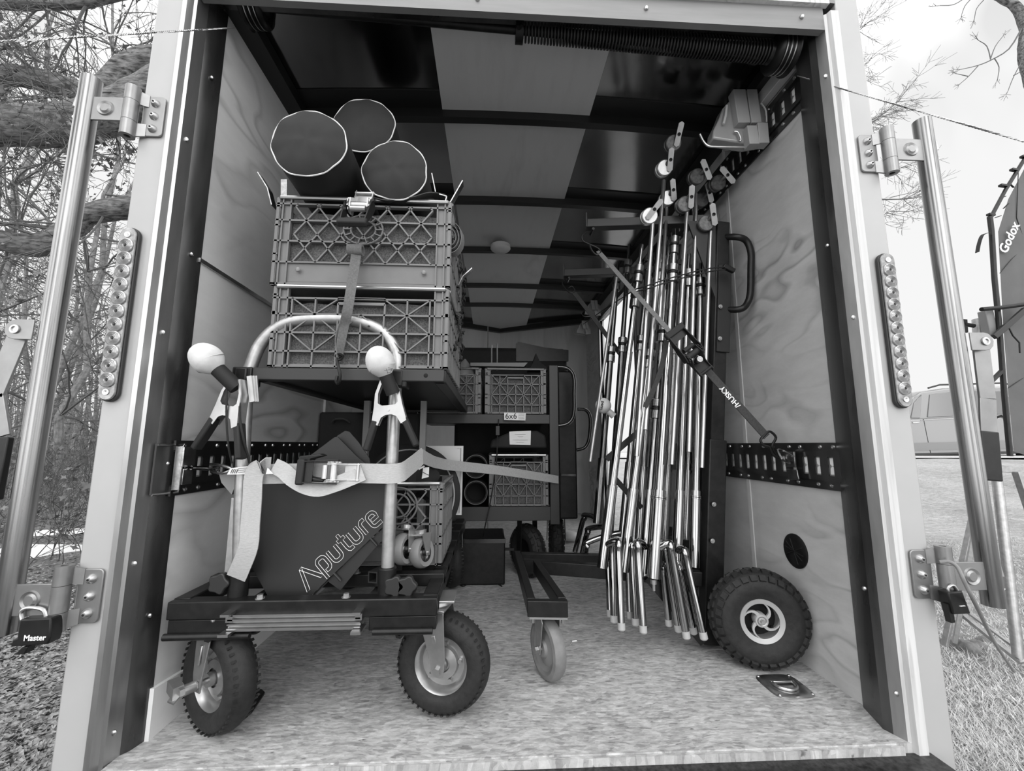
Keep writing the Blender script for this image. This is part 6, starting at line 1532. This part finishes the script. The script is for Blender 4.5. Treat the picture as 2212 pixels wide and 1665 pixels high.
# right-hand tree: twigs past the post, heavy limb in the corner
bt_ = thing('bare_tree', 'leafless tree whose fine twigs show right of the white post', 'tree', P(1790, 1000, 7.5))
tw = TW(); tips = []; rd = random.Random(31); tr = TW()
base = P(1790, 1000, 7.5); base.z = gh(base.x, base.y)
tr.seg([base, P(1795, 600, 7.5), P(1785, 200, 7.5), P(1770, -200, 7.5)], .18, .08, 10); tr.build('trunk', 'bark2', bt_)
for (a, b, c, d_, r_) in ((1790, 330, 1945, 215, .022), (1790, 300, 1900, 250, .018), (1785, 420, 1960, 430, .03), (1790, 380, 1960, 360, .018), (1780, 120, 1885, 40, .018), (1780, 210, 1880, 130, .016), (1790, 520, 1925, 455, .014)):
    p0, p1 = P(a, b, 7.5), P(c, d_, 7.3+rd.uniform(-.4, .4)); tw.seg([p0, (p0*.55+p1*.45)+V((0, 0, -.08)), p1], r_, r_*.35, 6)
    for j in range(9):
        t = rd.uniform(.55, 1); q = p0+(p1-p0)*t; dd = ((p1-p0).normalized()*.8+V((rd.uniform(-.2, .6), rd.uniform(-.5, .5), rd.uniform(-.9, .9)))).normalized(); grow(tw, q, dd, rd.uniform(.25, .5), .007, 2, rd, tips, .22, 0, 4, .0028)
tag(tw.build('twigs', 'twig', bt_), None, kind='stuff')
bt2 = thing('bare_tree', 'thick shaggy limb with bare twigs in the upper right corner', 'tree', P(2212, 60, 4))
tr = MB(); pts = smoothpts([P(2110, -40, 4), P(2160, -5, 4), P(2195, 15, 4), P(2216, 60, 4), P(2216, 120, 4), P(2240, 200, 4), P(2330, 500, 4)], 6); tr.tube(pts, [.035+.002*i for i in range(len(pts))], 14)
tr.v = [v+V((noise.noise(v*30), 0, noise.noise(v*30+V((3, 1, 0)))))*.02 for v in tr.v]; tr.build('limb', 'bark', bt2)
tw = TW(); tips = []
for path in ([(2208, 60), (2180, 105), (2140, 130), (2110, 142), (2075, 150)], [(2140, 128), (2132, 100), (2115, 88)], [(2140, 126), (2150, 100), (2165, 80)], [(2148, 126), (2158, 145), (2155, 170)], [(2113, 142), (2092, 165), (2075, 180)], [(2092, 165), (2070, 160)], [(2212, 125), (2190, 165), (2178, 195)], [(2190, 163), (2210, 152)], [(2125, 0), (2110, 18), (2105, 40)], [(2085, -5), (2060, 10), (2030, 12)], [(2100, -5), (2085, 12), (2078, 30)]):
    pp = [P(a, b, 4) for a, b in path]; tw.seg(smoothpts(pp, 3), .012 if len(path) > 4 else .007, .004, 5); 
    for _ in range(2): grow(tw, pp[-1], (pp[-1]-pp[-2]).normalized(), .10, .0035, 1, rd, tips, .3, 0, 3, .002)
tag(tw.build('twigs', 'twig', bt2), None, kind='stuff')
# ---- parked car ----
YC = 10.5; car = thing('car', 'grey sport utility car parked on the grass right of the trailer', 'car', P(2090, 990, YC))
q = lambda a, b, y=YC: P(a, b, y)
body = [(1890, 975), (1885, 940), (1895, 915), (1950, 905), (2240, 898), (2262, 915), (2264, 965), (2240, 978), (2205, 980), (1925, 985)]
MB().prism([q(*p) for p in body], (0, 1.8, 0)).build('body', 'carpaint', car, bevel=.05)
cab = [(1945, 908), (1968, 860), (1990, 846), (2040, 838), (2170, 834), (2225, 850), (2245, 900)]
MB().prism([q(*p, YC+.12) for p in cab], (0, 1.55, 0)).build('cabin', 'carpaint', car, bevel=.05)
for pl in ([(1968, 903), (1975, 870), (1990, 853), (1992, 852), (1988, 903)], [(2004, 901), (2009, 852), (2052, 846), (2062, 899)], [(2070, 899), (2064, 846), (2110, 843), (2122, 896)], [(2130, 896), (2122, 843), (2170, 845), (2205, 893)]):
    MB().prism([q(*p, YC+.10) for p in pl], (0, .03, 0)).build('window', 'glass', car, bevel=.01)
for pl in ([(1995, 905), (2002, 940), (2010, 978)], [(2066, 900), (2072, 935), (2074, 976)], [(2126, 898), (2130, 976)]):
    MB().tube([q(*p, YC-.0) for p in pl], .008, 5).build('door_gap', 'hole', car)
MB().tube([q(1988, 908), q(2225, 897)], .01, 6).build('belt_line', 'galv', car)
for a in (1971, 2082): MB().bar(q(a, 913), q(a+14, 912), .04, .03).build('door_handle', 'galv', car, bevel=.005)
m = MB(); m.prism([q(1925, 958, YC-.02), q(2205, 950, YC-.02), q(2205, 968, YC-.02), q(1925, 974, YC-.02)], (0, .03, 0)); m.build('side_cladding', 'greyplastic', car)
m = MB(); m.bar(q(1925, 982, YC-.06), q(2205, 976, YC-.06), .12, .05); m.build('running_board', 'wood_bar', car)
MB().tube([q(2005, 838, YC+.2), q(2030, 831, YC+.2), q(2170, 827, YC+.2), q(2190, 834, YC+.2)], .025, 8).build('roof_rail', 'wood_bar', car)
for a in (1915, 2225):
    c = q(a, 972, YC); MB().lathe([(0, -.1), (.2, -.1), (.22, -.13), (.33, -.13), (.36, -.09), (.36, .1), (0, .1)], c, (0, 1, 0), 28).build('wheel', 'rubber', car)
# pale road strip beyond
m = MB(); x0, x1 = 3, 26
m.prism([(x0, 9.6, gh(6, 9.6)+.05), (x1, 9.6, gh(14, 9.6)+.06), (x1, 13.5, gh(14, 13)+.08), (x0, 13.5, gh(6, 13)+.07)], (0, 0, .03)); o = m.build('road', 'lightplastic'); struct(o)
# ---- light stand and softbox at the right edge ----
YL = 1.25
ls = thing('light_stand', 'aluminium light stand with spread legs outside right of the trailer', 'light stand', P(2130, 1400, YL))
MB().tube([P(2114, 690, YL), P(2117, 740, YL)], .030, 20).build('top_receiver', 'alu_dull', ls)
MB().tube([P(2117, 735, YL), P(2131, 900, YL)], .014, 16).build('riser', 'galv_plate', ls)
for (a, b, c, d_, r_) in ((2128, 893, 2131, 925, .024), (2131, 928, 2134, 958, .026), (2134, 961, 2138, 1000, .027)): MB().tube([P(a, b, YL), P(c, d_, YL)], r_, 20).build('collar', 'alu_dull', ls)
MB().tube([P(2128, 924, YL), P(2138, 928, YL)], .01, 8).build('ring', 'black', ls)
MB().tube([P(2083, 700, YL-.02), P(2104, 704, YL-.02)], .012, 8).build('wing_bolt', 'blackmatte', ls)
MB().bar(P(2083, 690, YL-.02), P(2085, 718, YL-.02), .012, .025).build('bolt_head', 'blackmatte', ls)
MB().tube([P(2142, 905, YL), P(2160, 898, YL), P(2178, 906, YL)], .009, 8).build('lever', 'galv', ls)
MB().bar(P(2118, 1010, YL), P(2175, 1014, YL), .05, .035).build('leg_crown', 'alu_dull', ls, bevel=.003)
zg = lambda px, py: None
def leg(a, b, w_, nm_='leg', m_='alu_dull'): MB().bar(a, b, w_, w_*.6).build(nm_, m_, ls, bevel=.002)
MB().tube([P(2152, 1022, YL), P(2200, 1420, YL-.1)], .023, 18).build('centre_column', 'alu_dull', ls)
leg(P(2128, 1015, YL), PZ(2062, 1388, -.42), .035); leg(P(2122, 1020, YL+.15), PZ(2040, 1395, -.42), .03)
leg(P(2195, 1018, YL), P(2290, 1300, YL), .035); leg(PZ(2070, 1320, -.25), P(2208, 1432, YL-.1), .03); leg(PZ(2090, 1322, -.25), P(2216, 1415, YL-.08), .02)
# softbox
sb = thing('softbox', 'large dark grey softbox lettered Godox at the right edge of the photo', 'softbox', P(2190, 700, 1.15))
F = [(2156, 500), (2178, 430), (2212, 365), (2300, 250), (2420, 230), (2450, 700), (2420, 1020), (2300, 1010), (2212, 982), (2190, 975), (2178, 850), (2166, 690)]
Y0 = 1.15; m = MB(); base = [P(a, b, Y0+ (a-2156)*.0009) for a, b in F]; back = [p+V((.75, .5, 0)) for p in base]
cen = sum(base, V((0, 0, 0)))/len(base)
vs = base+back+[cen+V((0, -.03, 0))]; n = len(F); fs = [(i, (i+1) % n, n+(i+1) % n, n+i) for i in range(n)]+[(i, 2*n, (i+1) % n) for i in range(n)]+[tuple(range(n, 2*n))]
m.add(vs, fs); m.build('fabric_shell', 'softfab', sb)
for pts in ([(2160, 590), (2185, 560), (2215, 530), (2260, 490)], [(2178, 838), (2212, 815), (2260, 800)], [(2200, 360), (2196, 470), (2212, 520)]): MB().tube([P(a, b, Y0+(a-2156)*.0009-.012) for a, b in pts], .0022, 5).build('seam', 'blackmatte', sb)
MB().tube([P(2138, 468, Y0), P(2142, 500, Y0), P(2148, 600, Y0), P(2158, 700, Y0), P(2170, 860, Y0), P(2182, 985, Y0)], .013, 10).build('frame_pole', 'black', sb)
MB().tube([P(2140, 470, Y0), P(2172, 410, Y0), P(2212, 345, Y0), P(2260, 280, Y0)], .010, 10).build('frame_pole', 'black', sb)
for a, b in ((2140, 465), (2166, 402), (2190, 368), (2212, 340)): MB().bar(P(a-6, b-2, Y0), P(a+7, b, Y0), .02, .012).build('frame_clip', 'black', sb)
for a, b, c, d_ in ((2150, 470, 2162, 466), (2168, 450, 2178, 440), (2160, 428, 2172, 424), (2190, 405, 2182, 398)): MB().bar(P(a, b, Y0), P(c, d_, Y0), .008, .004).build('elastic_loop', 'blackmatte', sb)
MB().ribbon(smoothpts([P(2135, 503, Y0-.01), P(2122, 508, Y0-.01), P(2115, 525, Y0-.01), P(2111, 545, Y0-.01)], 4), (0, 1, .2), .02, .003).build('loose_tab', 'blackmatte', sb)
MB().tube([P(2120, 668, Y0-.03), P(2165, 664, Y0-.03), P(2230, 655, Y0-.05)], .012, 10).build('clamp_arm', 'black', sb)
m = MB(); m.bar(P(2128, 672, Y0+.03), P(2140, 728, Y0+.03), .05, .045, (0, 1, 0)); m.build('mount_clamp', 'greyplastic', sb, bevel=.004)
MB().bar(P(2147, 728, Y0-.02), P(2215, 668, Y0-.04), .02, .03).build('speed_ring_arm', 'wood_bar', sb, bevel=.003)
MB().tube([P(2178, 705, Y0-.03), P(2188, 725, Y0-.03), P(2202, 740, Y0-.03), P(2203, 762, Y0-.03)], .004, 6).build('hanging_tie', 'black', sb)
MB().bar(P(2135, 830, Y0), P(2165, 800, Y0), .02, .015).build('lower_arm', 'black', sb)
a_, b_ = P(2165, 545, Y0-.02), P(2196, 478, Y0-.02)
text('Godox', 'softbox_lettering', 'whiteink', P(2181, 513, Y0+.022-.03), (b_-a_), (b_-a_).cross(V((0, 1, 0))), .078, sb, bold=True)
